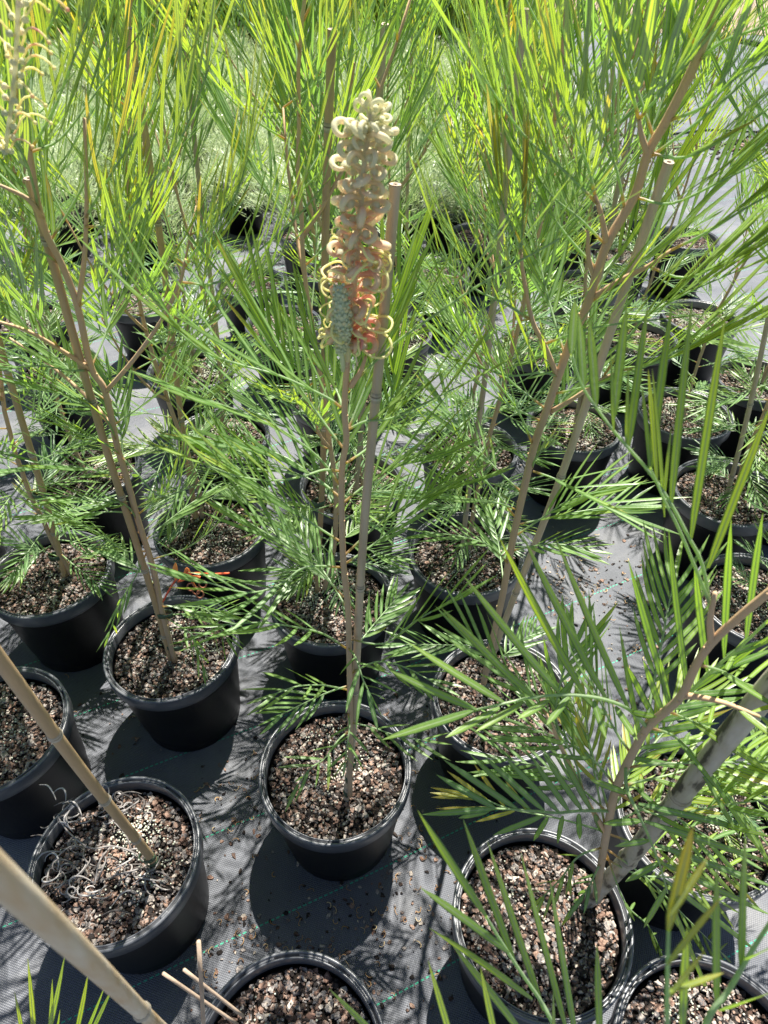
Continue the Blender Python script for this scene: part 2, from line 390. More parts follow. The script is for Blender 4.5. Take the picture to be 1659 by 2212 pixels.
def place_pot(x, y, label, group='black nursery pots', proto=0, scale=1.0, z=0, rot=None, tilt=0):
    src, kids = POTP[proto]
    r = src.copy(); link(r); r.location = (x, y, z); r.scale = (scale,) * 3
    r.rotation_euler = (rng.uniform(-.01, .01), rng.uniform(-.01, .01), rng.uniform(0, 6.28) if rot is None else rot)
    tag(r, label, 'plant pot', group)
    for k in kids:
        c = k.copy(); link(c); c.parent = r
    return r

# rows run at 24.5 degrees; (u along the row, v across)
CA, SA = math.cos(R_(24.5)), math.sin(R_(24.5))
def uv2xy(u, v): return (u * CA - v * SA, u * SA + v * CA)
POTS = {
 'A': (-.093, .608, 0, 'at the centre front holding the cream flowering shrub'),
 'B': (-.456, .450, 1, 'at front left holding a curled dead grey plant'),
 'C': (-.461, .884, 3, 'with a small red dropped flower over its rim'),
 'D': (-.765, .690, 0, 'cut by the left edge, behind the dead plant pot'),
 'E': (-.803, 1.099, 2, 'with orange tan stake, against the left edge behind the red flower pot'),
 'F': (.252, .355, 2, 'at front right holding the thick mottled bamboo'),
 'G': (-.134, .170, 2, 'cut by the bottom edge with three thin sticks'),
 'H': (.470, .165, 3, 'in the bottom right corner behind blurred fronds'),
 'I': (-.445, 1.258, 0, 'directly behind the red flower pot, rim fully visible'),
 'J': (-.122, 1.02, 1, 'directly behind the centre flowering pot'),
 'K': (.24, .76, 2, 'right of centre, mostly hidden by broad green fronds'),
 'L': (.206, 1.168, 0, 'behind the pot with fronds, right of the centre stake'),
 'M': (.578, 1.703, 1, 'brightly sunlit between the right forked stem and its stake'),
 'N': (.936, 1.764, 3, 'sunlit at right, second from right edge in the upper row'),
 'O': (.929, 1.393, 2, 'sunlit at the right edge halfway down the picture'),
 'P': (.867, 1.02, 0, 'in shade at the right edge beside the bare cloth'),
 'Q': (.560, .520, 3, 'behind the thick mottled bamboo, filled with yellow green leaves'),
}
for k, (x, y, pr, d) in POTS.items():
    place_pot(x, y, 'black plastic pot ' + d, 'black nursery pots', pr)
BACK = [(-.14, 1.71), (.25, 1.71), (.64, 1.75), (.50, 1.35), (.90, 1.33),
        (-.95, 1.33), (-.62, 1.36), (-.55, 1.73), (-.15, 2.30), (.23, 2.1), (.614, 2.29), (.98, 2.05), (1.0, 2.62), (1.38, 2.45), (.62, 2.68),
        (-.55, 2.3), (-.95, 2.1), (.2, 2.7), (-.2, 2.72), (-.65, 2.75), (1.95, 1.25), (1.75, 1.65), (2.1, 1.7), (1.4, 1.75), (1.85, 2.1), (1.75, 2.75), (2.2, 2.3), (2.2, 2.75), (1.35, 3.1), (1.8, 3.12), (2.25, 3.1), (2.6, 2.7), (2.6, 2.3), (1.0, 3.1),
        (-1.05, 2.75), (1.75, .9)]
ORD = ['first', 'second', 'third', 'fourth', 'fifth', 'sixth', 'seventh', 'eighth', 'ninth', 'tenth', 'eleventh', 'twelfth', 'thirteenth', 'fourteenth', 'fifteenth', 'sixteenth', 'seventeenth', 'eighteenth']
rows = {}
for u, v in BACK:
    rows.setdefault(0 if v < 1.55 else 1 if v < 2.0 else 2 if v < 2.5 else 3, []).append((u, v))
rown = ['in the row behind the red flower pot', 'in the next row back at midpicture', 'in the second row before the silver shrubs', 'in the last row before the silver shrubs']
backlist = []
for k, r in sorted(rows.items()):
    r.sort()
    for i, (u, v) in enumerate(r):
        x, y = uv2xy(u + rng.uniform(-.02, .02), v + rng.uniform(-.02, .02))
        d = '%s from left %s' % (ORD[i], rown[k]); backlist.append((x, y, d))
        place_pot(x, y, 'black pot, ' + d, 'black nursery pots', rng.randrange(4))

# ---------------------------------------------------------------- bamboo stakes
def stake(base, top, r0, r1, m, label, group='bamboo stakes', ties=(), nodes=None, sink=.10, hollow=True, tone=.5, tie_r=1.5):
    o = thing('bamboo_stake', label, 'stake', base, group)
    d = top - base; L = d.length; dn = d / L; mb = MB(); nb = MB(); pts = []; rad = []
    if nodes is None:
        nodes = []; q = rng.uniform(.08, .2)
        while q < L - .04: nodes.append(q); q += rng.uniform(.17, .26)
    n = max(10, int(L / .02))
    a = nv(dn.cross(V((.3, 1, .1)))); ph = rng.uniform(0, 6)
    def P(s): return dn * s + a * (.003 * math.sin(s * 7 + ph))
    ss = [-sink] + [L * i / n for i in range(n + 1)]
    pts = [P(s) for s in ss]
    def rf(q): return r0 + (r1 - r0) * q
    tube(mb, pts, lambda q: rf(q), tone, 12, False)
    rings = len(mb.v) // 12; last = list(range((rings - 1) * 12, rings * 12))
    c = mb
    bd = mb.build('cane', m, o)
    for q in nodes:
        rr = rf(q / L); pc = [P(q + e) for e in (-.006, -.003, -.001, .001, .0025, .006)]
        mbn = MB(); rs = [rr * 1.0, rr * 1.08, rr * 1.2, rr * 1.0, rr * 1.15, rr * 1.0]
        tube(mbn, pc, lambda t, rs=rs: rs[min(5, int(round(t * 5)))] + .0002, .5, 12, False, lambda t: (.45, .5, .95, .0, .6, .35)[min(5, int(round(t * 5)))])
        mbn.build('node', M_node, o)
    tp = MB(); e = P(L); t1 = nv(P(L) - P(L - .01)); x1 = nv(t1.cross(V((0, 1, .1)))); y1 = t1.cross(x1)
    outer = [tp.add(e + (x1 * math.cos(6.2832 * k / 12) + y1 * math.sin(6.2832 * k / 12)) * (r1 * 1.002) + t1 * .0006, .8) for k in range(12)]
    inner = [tp.add(e + (x1 * math.cos(6.2832 * k / 12) + y1 * math.sin(6.2832 * k / 12)) * (r1 * .45) + t1 * .0006, .8) for k in range(12)]
    bot = [tp.add(e + (x1 * math.cos(6.2832 * k / 12) + y1 * math.sin(6.2832 * k / 12)) * (r1 * .40) - t1 * .012, .1) for k in range(12)]
    for k in range(12):
        k2 = (k + 1) % 12; tp.f.append((outer[k], outer[k2], inner[k2], inner[k])); tp.f.append((inner[k], inner[k2], bot[k2], bot[k]))
    tp.f.append(tuple(bot)); tp.build('cut_end', M_cut, o, False)
    for (s, off) in ties:
        t = MB(); rr = rf(s / L); cc = P(s) + off * .5; half = off.length * .5 + rr * 1.15
        ax = nv(off) if off.length > 1e-4 else x1; ay = nv(dn.cross(ax)); seg = 20; rg = []
        for hh in (-.007, .007):
            rg.append([t.add(cc + ax * math.cos(6.2832 * k / seg) * half + ay * math.sin(6.2832 * k / seg) * rr * 1.25 + dn * (hh + .001 * math.sin(k)), .5) for k in range(seg)])
        for k in range(seg): t.f.append((rg[0][k], rg[0][(k + 1) % seg], rg[1][(k + 1) % seg], rg[1][k]))
        ob = t.build('tie', M_tie, o)
        sm = ob.modifiers.new('thickness', 'SOLIDIFY'); sm.thickness = .0006
    return o

ST = {}
def stake_px(key, b, t, r0, r1, m, label, ties=(), **k):
    B = GZ(b[0], b[1], .232) if len(b) == 2 else WF(*b); T_ = WF(*t)
    ST[key] = (B, T_); return stake(B, T_, r0, r1, m, label, ties=ties, **k)
X1 = V((.012, -.004, 0))
stake_px('A', (748, 1722), (847, 398, .62), .0060, .0052, M_grey, 'grey weathered bamboo stake beside the cream flower spike', ties=[(.02, X1 * 0), (.07, X1 * 0), (.125, X1 * .3)], nodes=[.036, .33, .56, .85])
stake_px('B', (335, 1868), (-380, 930, .33), .0072, .0068, M_bamboo, 'tan bamboo stake standing in the dead plant pot', ties=[(.03, V((-.006, 0, 0))), (.055, V((-.01, 0, 0)))], nodes=[.02, .16, .34, .56, .8])
stake_px('C', (368, 1422), (58, 385, .80), .0064, .0054, M_bamboo, 'orange tan bamboo stake behind the red dropped flower', ties=[(.05, V((.026, 0, 0))), (.17, V((.022, 0, 0)))])
stake_px('E', (140, 1243), (-40, 590, 1.02), .0070, .006, M_bamboo, 'orange stake near the left edge, tied with green tape twice', ties=[(.08, V((-.02, 0, 0))), (.3, V((-.016, 0, 0)))])
stake_px('F', (1272, 1945), (2010, 1100, .325), .0122, .0112, M_mott, 'thick mottled grey bamboo pole leaning out at right front', nodes=[.035, .225, .46], tone=.5)
stake_px('G', (426, 2290), (-680, 1290, .07), .0060, .0057, M_bamboo, 'pale smooth bamboo pole crossing the bottom left corner', nodes=[.165, .40, .6], tone=.85)
stake_px('I', (422, 1118), (283, 62, 1.18), .0068, .0056, M_bamboo, 'bamboo stake tied to the stem directly behind the red flower pot', ties=[(.06, V((.02, 0, 0))), (.25, V((.016, 0, 0)))])
stake_px('J', (688, 1275), (718, 64, 1.0), .0060, .0058, M_bamboo, 'bamboo stake with frayed broken top left of the cream flower', ties=[(.3, V((-.012, 0, 0)))], nodes=[.2, .5, .74, 1.01])
stake_px('L', (1000, 1190), (1140, 20, 1.1), .0062, .005, M_grey, 'thin stake between the cream flower and the right forked stem', ties=[(.25, V((.014, 0, 0)))])
stake_px('U', (772, 1062), (832, 52, 1.22), .0066, .0060, M_grey, 'tall bamboo stake right behind the cream flower tip', nodes=[.25, .55, .85, 1.0])
stake_px('K', (1055, 1450), (1452, 352, .70), .0060, .0050, M_grey, 'grey stake with pale cut top beside the right forked stem', ties=[(.04, V((-.014, 0, 0)))], nodes=[.1, .31, .62])
stake_px('M', (1240, 920), (1400, 60, 1.62), .0062, .005, M_grey, 'thin grey stake in the brightly sunlit right pot')
stake_px('O', (1570, 1080), (1720, 430, 1.3), .0062, .005, M_grey, 'grey brown stake in the sunlit pot at the right edge')

# ---------------------------------------------------------------- shrubs
def gen_shrub(seed, H=1.15, dens=1.0, lean=.03):
    r = random.Random(seed); fo = MB(); st = MB(); br = []
    ph = r.uniform(0, 6)
    def S(z): return V((lean * math.sin(z * 5 + ph) - lean * math.sin(ph), lean * math.cos(z * 4 + ph) - lean * math.cos(ph), z))
    pts = [S(H * i / 22) + V((r.uniform(-.002, .002), r.uniform(-.002, .002), 0)) for i in range(23)]
    tube(st, [S(-.02)] + pts, lambda s: .0062 * (1 - .68 * s), .45, 8, True, lambda s: .35 + .4 * s)
    az = r.uniform(0, 6); z = .05
    def mk(p, az, q, big=1.0):
        el = R_(8 + 42 * q + r.uniform(-14, 14)); Lr = (.11 + .12 * min(1, q * 1.4)) * r.uniform(.8, 1.15) * big
        o = V((math.cos(az), math.sin(az), 0))
        d0 = o * math.cos(el) + UP * math.sin(el)
        P = [p]; d = d0
        for i in range(4):
            d = nv(d + UP * (.12 if q > .35 else -.06) + V([r.uniform(-.08, .08) for _ in range(3)])); P.append(P[-1] + d * Lr / 4)
        leaf(fo, P, r.randint(7, 8) if q < .35 else r.randint(5, 6), (.05 + .10 * min(1, q * 1.35)) * big, up=.06 + .34 * q, ang=40 - 6 * q, wd=.0052 if q > .2 else .0058, tone=.24 + .34 * q * q + r.uniform(-.26, .26), rng=r, start=.3, nrm=nv(UP - o * (.15 + .6 * q)), segs=4)
    while z < H * .98:
        q = z / H
        if r.random() < .93 * dens: mk(S(z), az, q, 1 - .25 * max(0, q - .8) * 5 * .6)
        az += 2.4 + r.uniform(-.3, .3); z += (.018 if q < .35 else .034) * r.uniform(.8, 1.3)
    for b in range(r.choice((2, 3, 3))):
        z0 = H * r.uniform(.35, .72); a = r.uniform(0, 6.28); p = S(z0); P = [p]; d = nv(V((math.cos(a), math.sin(a), 1.1)))
        Lb = r.uniform(.2, .36)
        for i in range(6): d = nv(d + UP * .13 + V([r.uniform(-.07, .07) for _ in range(3)])); P.append(P[-1] + d * Lb / 6)
        m = MB(); tube(m, P, lambda s: .0032 * (1 - .5 * s), .6, 6, True); br.append(m)
        for i in range(2, 7):
            az += 2.4; mk(P[i], az, min(1, (z0 + Lb * i / 6) / H), .85)
    return fo, st, br
def shrub_proto(seed, **k):
    fo, st, br = gen_shrub(seed, **k)
    root = bpy.data.objects.new('staked_shrub', None); root.empty_display_size = .05
    kids = [fo.build('foliage', M_leaf), st.build('stem', M_stem)] + [b.build('branch', M_stem) for b in br]
    for c in kids: sc.collection.objects.unlink(c)
    return root, kids
SP = [shrub_proto(20 + i, H=1.12 + .06 * i) for i in range(6)]
def place_shrub(base, top, label, proto, group='tall green shrubs', rot=None, scale=1.0, name='staked_shrub'):
    src, kids = SP[proto]
    r = src.copy(); link(r)
    q = UP.rotation_difference(nv(top - base)) @ Quaternion((0, 0, 1), rng.uniform(0, 6.28) if rot is None else rot)
    r.rotation_mode = 'QUATERNION'; r.rotation_quaternion = q; r.location = base; r.scale = (scale,) * 3
    tag(r, label, 'shrub', group)
    for k in kids:
        c = k.copy(); link(c); c.parent = r
    return r
def off(p, dx, dy=0): return p + V((dx, dy, 0))
for key, pr, lab in (('E', 0, 'tall shrub tied to the orange stake near the left edge'), ('I', 1, 'tall shrub growing directly behind the red flower pot'),
                     ('J', 2, 'slim shrub growing directly behind the cream flowering shrub'), ('L', 3, 'shrub with brown stem between cream flower and right forked stem'),
                     ('M', 4, 'shrub in the brightly sunlit right pot'), ('O', 5, 'spreading shrub in the sunlit pot at the right edge')):
    b, t = ST[key]; place_shrub(off(b, .016, .004), off(t, .012, .01), lab, pr)
for key, pr, lab, lean, s in (('N', 2, 'shrub in the second sunlit pot from the right edge', (.1, .05), .9), ('P', 4, 'low fine leaved shrub at the right edge beside the bare cloth', (.25, .0), .72),
                        ('Q', 1, 'bushy yellow green shrub behind the thick mottled bamboo', (.35, .05), .55), ('D', 3, 'shrub at the left edge behind the dead plant', (-.45, .15), .8)):
    x, y = POTS[key][:2]; b = V((x, y, .225)); place_shrub(b, b + V((lean[0], lean[1], 1)), lab, pr, scale=s)
for i, (x, y, d) in enumerate(backlist):
    if y > 2.1 and abs(x + .1) < 1.6 and rng.random() < .5: continue
    b = V((x + rng.uniform(-.02, .02), y + rng.uniform(-.02, .02), .225)); t = b + V((rng.uniform(-.1, .14), rng.uniform(-.08, .08), 1.12))
    place_shrub(b, t, 'green shrub, ' + d, rng.randrange(6), scale=rng.uniform(.85, 1.05))
    if i % 4 != 3:
        b2 = b + V((.018, .006, .007)); stake(b2, t + V((.02, .0, rng.uniform(-.15, .1))), .006, .005, rng.choice((M_grey, M_bamboo)), 'bamboo stake, ' + d, nodes=[.3, .6, .9], ties=[(.25, V((-.012, 0, 0)))])

# ---- hand shaped shrubs
def path(L): return [WF(*p) for p in L]
def shrub(name, label, stem, r0, r1, branches, cat='shrub', group='tall green shrubs', base=None):
    P = smooth_path(path(stem), 5); o = thing(name, label, cat, P[0], group); o['_p'] = 0; del o['_p']
    mb = MB(); L0 = P[0]
    q = [p - L0 for p in P]
    tube(mb, q, lambda s: r0 + (r1 - r0) * s, .5, 10, True, lambda s: .4 + .3 * s)
    # little leaf scars
    for i in range(4, len(q) - 2, 5):
        a = rng.uniform(0, 6.28); rr = r0 + (r1 - r0) * i / len(q)
        ball(mb, q[i] + V((math.cos(a), math.sin(a), 0)) * rr * .9, rr * .45, .75)
    mb.build('stem', M_stem, o)
    for b in branches:
        Pb = smooth_path(path(b), 4); m = MB()
        tube(m, [p - L0 for p in Pb], lambda s: .0034 * (1 - .5 * s), .65, 8, True); m.build('branch', M_stem, o)
    return o, P
def fol(o, leaves, autos, P, r, extra=None, tone_of=None):
    """leaves: (pts, n, L, up, tone[, opts])"""
    fo = MB(); L0 = V(o.location)
    for lf in leaves:
        opt = lf[5] if len(lf) > 5 else {}
        kw = dict(cols=5, segs=6, rng=r, wd=.0058); kw.update(opt)
        leaf(fo, path(lf[0]), max(4, round(lf[1] * .74)), lf[2], up=lf[3], tone=lf[4], **kw)
    for (s, az, el, Lr, n, L, up, tone) in autos:
        p = P[min(len(P) - 1, int(s * (len(P) - 1)))]; oo = V((math.cos(R_(az)), math.sin(R_(az)), 0))
        d = nv(oo * math.cos(R_(el)) + UP * math.sin(R_(el))); pts = [p]
        for i in range(4):
            d = nv(d + UP * (.1 if up > .2 else -.07) + V([r.uniform(-.06, .06) for _ in range(3)])); pts.append(pts[-1] + d * Lr / 4)
        leaf(fo, pts, n, L, up=up, tone=tone, rng=r, wd=.006, nrm=nv(UP - oo * .4), cols=3)
    if extra: extra(fo)
    fo.v = [(a - L0.x, b - L0.y, c - L0.z) for a, b, c in fo.v]
    return fo.build('foliage', M_leaf, o)
def explicit(fo, rach, lobes, wd, tone, rr=.0016, F=None):
    P = smooth_path(path(rach), 4); tube(fo, P, lambda s: rr * (1.2 - .6 * s), tone, 6, False, lambda s: .5, 2.0)
    for l in lobes:
        b = WF(*l[0]); t = WF(*l[1]); ww = l[2] if len(l) > 2 else wd; sg = l[3] if len(l) > 3 else .05
        blade_to(fo, b, t, ww, tone + rng.uniform(-.06, .06), sg)

# centre flowering shrub
r = random.Random(101)
oA, PA = shrub('flowering_shrub', 'shrub with tall cream and pink curled flower spike, centre front',
    [(756, 1718, .556), (757, 1600, .565), (755, 1450, .575), (752, 1320, .585), (742, 1220, .59), (738, 1100, .60), (739, 1010, .60), (748, 950, .60), (744, 880, .60), (750, 780, .60)], .0046, .0032,
    [[(757, 835, .60), (780, 800, .60), (790, 770, .60)]])
LA = [
 ([(736, 880, .60), (705, 858, .60), (605, 812, .60), (510, 785, .60), (430, 753, .59), (330, 665, .58)], 8, .115, .42, .42, dict(start=.15)),
 ([(735, 1018, .60), (700, 1015, .59), (650, 1030, .57), (590, 1038, .55), (520, 1030, .53), (440, 1002, .52)], 6, .085, .5, .6),
 ([(735, 1050, .60), (690, 990, .60), (610, 930, .59), (520, 890, .58), (440, 860, .57)], 9, .10, .18, .32),
 ([(736, 1075, .60), (680, 1030, .62), (600, 980, .64), (500, 960, .65)], 8, .095, .3, .3),
 ([(738, 1225, .59), (660, 1225, .57), (600, 1265, .55), (530, 1280, .53), (440, 1255, .52)], 8, .095, .15, .28, dict(wd=.0068)),
 ([(742, 1290, .59), (690, 1235, .61), (620, 1180, .62), (540, 1130, .64)], 9, .085, .25, .3),
 ([(748, 1400, .58), (700, 1370, .56), (640, 1355, .54), (560, 1345, .52), (480, 1350, .51)], 8, .085, .06, .33),
 ([(750, 1490, .58), (715, 1483, .56), (690, 1480, .55), (640, 1483, .53), (590, 1500, .515)], 4, .055, .03, .4, dict(wd=.0056, ang=42)),
 ([(752, 1580, .57), (730, 1600, .55), (700, 1640, .53), (670, 1660, .51), (640, 1700, .50)], 5, .055, 0, .42, dict(wd=.0056, ang=48)),
 ([(752, 1540, .57), (755, 1570, .53), (750, 1610, .51), (745, 1650, .50)], 5, .045, .0, .35, dict(wd=.0056, ang=55)),
 ([(752, 1400, .58), (768, 1420, .54), (785, 1470, .51), (800, 1500, .50)], 5, .055, 0, .25, dict(wd=.0066, ang=60)),
 ([(752, 1560, .57), (800, 1570, .56), (860, 1590, .55), (920, 1600, .54)], 6, .06, .02, .4, dict(wd=.0056)),
 ([(750, 1460, .58), (810, 1430, .57), (870, 1440, .55), (930, 1470, .53)], 7, .065, .05, .3),
 ([(750, 1380, .58), (830, 1390, .57), (900, 1340, .56), (990, 1290, .55)], 8, .09, .3, .35),
 ([(744, 1200, .59), (820, 1130, .61), (900, 1080, .62), (990, 1050, .62)], 8, .095, .35, .42),
 ([(742, 1085, .60), (800, 1040, .62), (850, 1010, .63), (930, 990, .63)], 8, .09, .4, .45),
 ([(748, 930, .60), (790, 910, .60), (840, 905, .60), (900, 880, .59), (980, 840, .58)], 8, .11, .5, .5),
 ([(755, 835, .60), (850, 745, .60), (940, 680, .59), (1060, 600, .57), (1210, 515, .55)], 9, .10, .42, .45, dict(start=.1)),
 ([(746, 905, .60), (730, 850, .64), (700, 800, .67), (650, 740, .70)], 7, .10, .5, .5),
 ([(748, 1000, .60), (800, 960, .66), (840, 880, .70), (850, 800, .72)], 7, .10, .5, .5),
]
autosA = [(.2, 200, 0, .11, 6, .055, .05, .3), (.25, 60, 10, .13, 7, .06, .1, .3), (.35, 120, 15, .15, 7, .075, .15, .3), (.45, 20, 20, .16, 7, .085, .25, .35), (.5, 160, 25, .17, 8, .09, .25, .35), (.62, 90, 30, .18, 8, .1, .35, .4), (.8, 60, 40, .17, 8, .1, .45, .45), (.75, 140, 35, .17, 8, .1, .4, .45)]
fol(oA, LA, autosA, PA, r)
LO = V(oA.location)

# the flower spike
def curl(mb, k, r, rad=.0016):
    """floret in local frame: grows along +x, curls down; k = openness 0..1"""
    d = 22; p = V((0, 0, 0)); pts = [p]
    st = [.0030] * 5 + [.00135] * 13
    for i, q in enumerate(st):
        d -= (1 if i < 4 else 19 - 2 * k + .35 * max(0, i - 8)); p = p + V((math.cos(R_(d)), 0, math.sin(R_(d)))) * q; pts.append(p)
    t0 = .15 + .46 * k
    P = smooth_path(pts, 2)
    tube(mb, P, lambda s: rad * (.6 + .35 * math.sin(min(1, s * 1.25) * math.pi)), 0, 8, True, lambda s: t0 + .14 * math.sin(s * 9) * (.4 + k))
    e = P[-1]; m0 = len(mb.v); ball(mb, e, rad * 1.5, .1 + .2 * k)
    if k > .6:   # the style, a yellow loop
        b = pts[4]; q = []
        R0 = .0062 + .005 * (k - .6)
        for i in range(17):
            a = R_(150 - i * 17); q.append(b + V((R0 * .8 + R0 * math.cos(a) * 1.25, .0012 * math.sin(i * .7), R0 * math.sin(a) - .002)))
        tube(mb, q, .0008, .97, 6, True); ball(mb, q[-1], .0012, .88)
def variants():
    out = []
    for i in range(10):
        m = MB(); curl(m, i / 9, r, .0019 + .0003 * (i % 2)); ob = m.build('floret', M_flower); sc.collection.objects.unlink(ob); out.append(ob.data)
    return out
FV = variants()
ax = smooth_path(path([(748, 790, .60), (757, 700, .60), (770, 560, .595), (780, 440, .59), (792, 310, .59), (803, 246, .59)]), 6)
mb = MB(); tube(mb, [p - LO for p in ax], lambda s: .0036 * (1 - .45 * s), .25, 8, True)
infl = mb.build('flower_spike', M_flower, oA)
T = frame_pts(ax); NF = 104
for i in range(NF):
    s = .12 + .88 * (i / (NF - 1)) ** 1.12; f = s * (len(ax) - 1); j = min(int(f), len(ax) - 2); p = ax[j].lerp(ax[j + 1], f - j); t = T[j]
    a = i * 2.39996 + rng.uniform(-.3, .3)
    o_ = V((math.cos(a), math.sin(a), 0)); o_ = nv(o_ - t * o_.dot(t)); zz = nv(t + V((0, 0, .0))); yy = zz.cross(o_)
    k = max(0, min(1, 1.18 - s * 1.25 + rng.uniform(-.1, .1)))
    ob = bpy.data.objects.new('floret', FV[int(round(k * 9))]); link(ob); ob.parent = infl
    roll = Quaternion(o_, rng.uniform(-1.3, 1.3)) 
    M = Matrix((o_, yy, zz)).transposed().to_3x3(); M = roll.to_matrix() @ M
    tilt = Quaternion(yy, rng.uniform(-.3, .2) - (.7 if s > .95 else 0)); M = tilt.to_matrix() @ M
    sc_ = (1.0 if s < .85 else .9) * rng.uniform(.78, 1.2) * (.72 if s > .97 else 1)
    ob.matrix_local = Matrix.Translation(p - LO) @ M.to_4x4() @ Matrix.Scale(sc_ * 1.27, 4)
# green bud cone
bx = smooth_path(path([(742, 800, .60), (737, 745, .585), (738, 690, .575), (733, 618, .572)]), 6)
mb = MB(); tube(mb, [p - LO for p in bx], lambda s: .0025 if s < .3 else .0075 * math.sqrt(max(.05, 1 - ((s - .62) / .42) ** 2)), .3, 10, True)
bud = mb.build('flower_bud', M_bud, oA); bb = MB(); n = len(bx)
for i in range(230):
    s = .24 + .76 * i / 229; f = s * (n - 1); j = min(int(f), n - 2); p = bx[j].lerp(bx[j + 1], f - j); a = i * 2.39996
    rr = (.004 if s < .3 else .0082 * math.sqrt(max(.1, 1 - ((s - .6) / .46) ** 2)))
    ball(bb, p - LO + V((math.cos(a), math.sin(a), rng.uniform(-.2, .2))) * rr * rng.uniform(.9, 1.12), rng.uniform(.0009, .0021), rng.choice((.1, .3, .45, .5, .6, .35, .9)) )
bl = bb.build('bud_scales', M_bud, bud); bl['kind'] = 'stuff'
mb = MB(); q = [p - LO for p in smooth_path(path([(772, 790, .60), (768, 765, .597), (762, 742, .595), (772, 728, .592), (782, 736, .59), (778, 758, .588)]), 4)]
tube(mb, q, lambda s: .0008 if s < .35 else .0024 * math.sin(max(.08, (1 - s)) * 2.4) + .0008, .3, 8, True, lambda s: .9 if s < .5 else .2 + .7 * (s - .5)); mb.build('flower_bud', M_pink, oA)

# left tall shrub
r = random.Random(202)
oC, PC = shrub('staked_shrub', 'tall forked shrub at left tied to an orange tan stake',
    [(378, 1428, .862), (352, 1330, .858), (330, 1225, .855), (300, 1130, .85), (270, 1020, .84), (253, 964, .835), (227, 846, .825), (197, 794, .82), (168, 664, .81), (135, 575, .80), (90, 480, .79), (62, 330, .78), (30, 180, .77), (0, 0, .76)], .0058, .0034,
    [[(227, 848, .825), (290, 775, .81), (350, 690, .80), (388, 612, .79), (400, 560, .785)], [(197, 798, .82), (130, 755, .80), (60, 715, .78), (-20, 690, .77)],
     [(245, 925, .83), (190, 860, .85), (110, 790, .87), (20, 730, .88)], [(168, 664, .81), (182, 560, .80), (187, 430, .79), (182, 255, .785)], [(90, 470, .79), (60, 430, .77), (0, 400, .75)]])
LC = [
 ([(185, 470, .79), (205, 435, .79), (262, 340, .78), (322, 245, .77), (378, 160, .76)], 8, .125, .45, .82, dict(start=.15)),
 ([(185, 490, .79), (250, 480, .77), (340, 380, .75), (400, 280, .74), (450, 150, .73)], 9, .13, .48, .6, dict(start=.12)),
 ([(400, 575, .785), (430, 530, .78), (500, 440, .77), (535, 345, .77)], 8, .12, .42, .7),
 ([(395, 610, .79), (470, 610, .78), (560, 540, .77), (640, 470, .76), (700, 400, .76)], 9, .115, .5, .55, dict(start=.12)),
 ([(360, 680, .80), (440, 700, .79), (520, 650, .78), (610, 550, .77)], 9, .10, .4, .4),
 ([(300, 765, .81), (350, 720, .80), (430, 690, .78), (520, 640, .76)], 9, .095, .35, .35),
 ([(130, 570, .80), (80, 540, .78), (20, 520, .76), (-60, 490, .75)], 7, .12, .45, .55),
 ([(90, 480, .79), (60, 360, .76), (20, 280, .74), (-20, 200, .73)], 8, .13, .45, .6),
 ([(62, 330, .78), (110, 250, .77), (150, 150, .76), (190, 40, .75)], 8, .13, .45, .65, dict(start=.1)),
 ([(62, 330, .78), (130, 300, .80), (200, 210, .82), (280, 100, .84)], 8, .12, .45, .5, dict(start=.1)),
 ([(30, 180, .77), (80, 110, .76), (120, 30, .75), (150, -60, .74)], 8, .12, .4, .6),
 ([(130, 755, .80), (90, 700, .78), (50, 640, .76), (0, 560, .75)], 8, .11, .4, .4),
 ([(60, 715, .78), (20, 660, .77), (-30, 600, .76)], 6, .11, .4, .5),
 ([(197, 800, .82), (150, 800, .80), (80, 790, .77), (0, 800, .75)], 9, .10, .25, .3),
 ([(265, 1032, .84), (200, 1015, .82), (100, 1005, .79), (-10, 1025, .76)], 8, .10, .2, .2, dict(wd=.0075)),
 ([(262, 985, .84), (290, 1015, .81), (343, 1070, .79), (407, 1055, .78), (483, 1027, .77)], 8, .085, .55, .3),
 ([(255, 960, .835), (225, 900, .81), (160, 860, .79), (70, 830, .77)], 9, .085, .1, .3),
 ([(262, 985, .84), (230, 960, .80), (180, 940, .78), (100, 900, .76)], 8, .08, .08, .35),
 ([(300, 1110, .85), (335, 1080, .83), (370, 1050, .82), (400, 990, .81)], 7, .07, .45, .35),
 ([(300, 1130, .85), (270, 1090, .83), (200, 1080, .8), (130, 1070, .78)], 9, .07, .05, .3),
 ([(318, 1190, .855), (270, 1190, .83), (210, 1150, .81), (150, 1120, .79)], 8, .07, .03, .3),
 ([(318, 1190, .855), (290, 1250, .83), (260, 1300, .81), (235, 1370, .80)], 7, .06, 0, .35),
 ([(322, 1210, .855), (400, 1185, .84), (450, 1150, .83), (510, 1090, .82)], 7, .07, .3, .35),
 ([(345, 1310, .858), (400, 1310, .83), (450, 1320, .81), (490, 1380, .79)], 8, .065, 0, .4),
 ([(350, 1330, .858), (400, 1360, .82), (420, 1380, .81), (440, 1440, .80)], 6, .06, -.05, .35),
]
autosC = [(s, (i * 137) % 360, 5 + 45 * s, .12 + .09 * s, 7, .055 + .07 * s, .08 + .4 * s, .25 + .35 * s) for i, s in enumerate([x / 24 for x in range(2, 23)]) if not (200 < (i * 137) % 360 < 330)]
fol(oC, LC, autosC, PC, r)
LOc = V(oC.location)
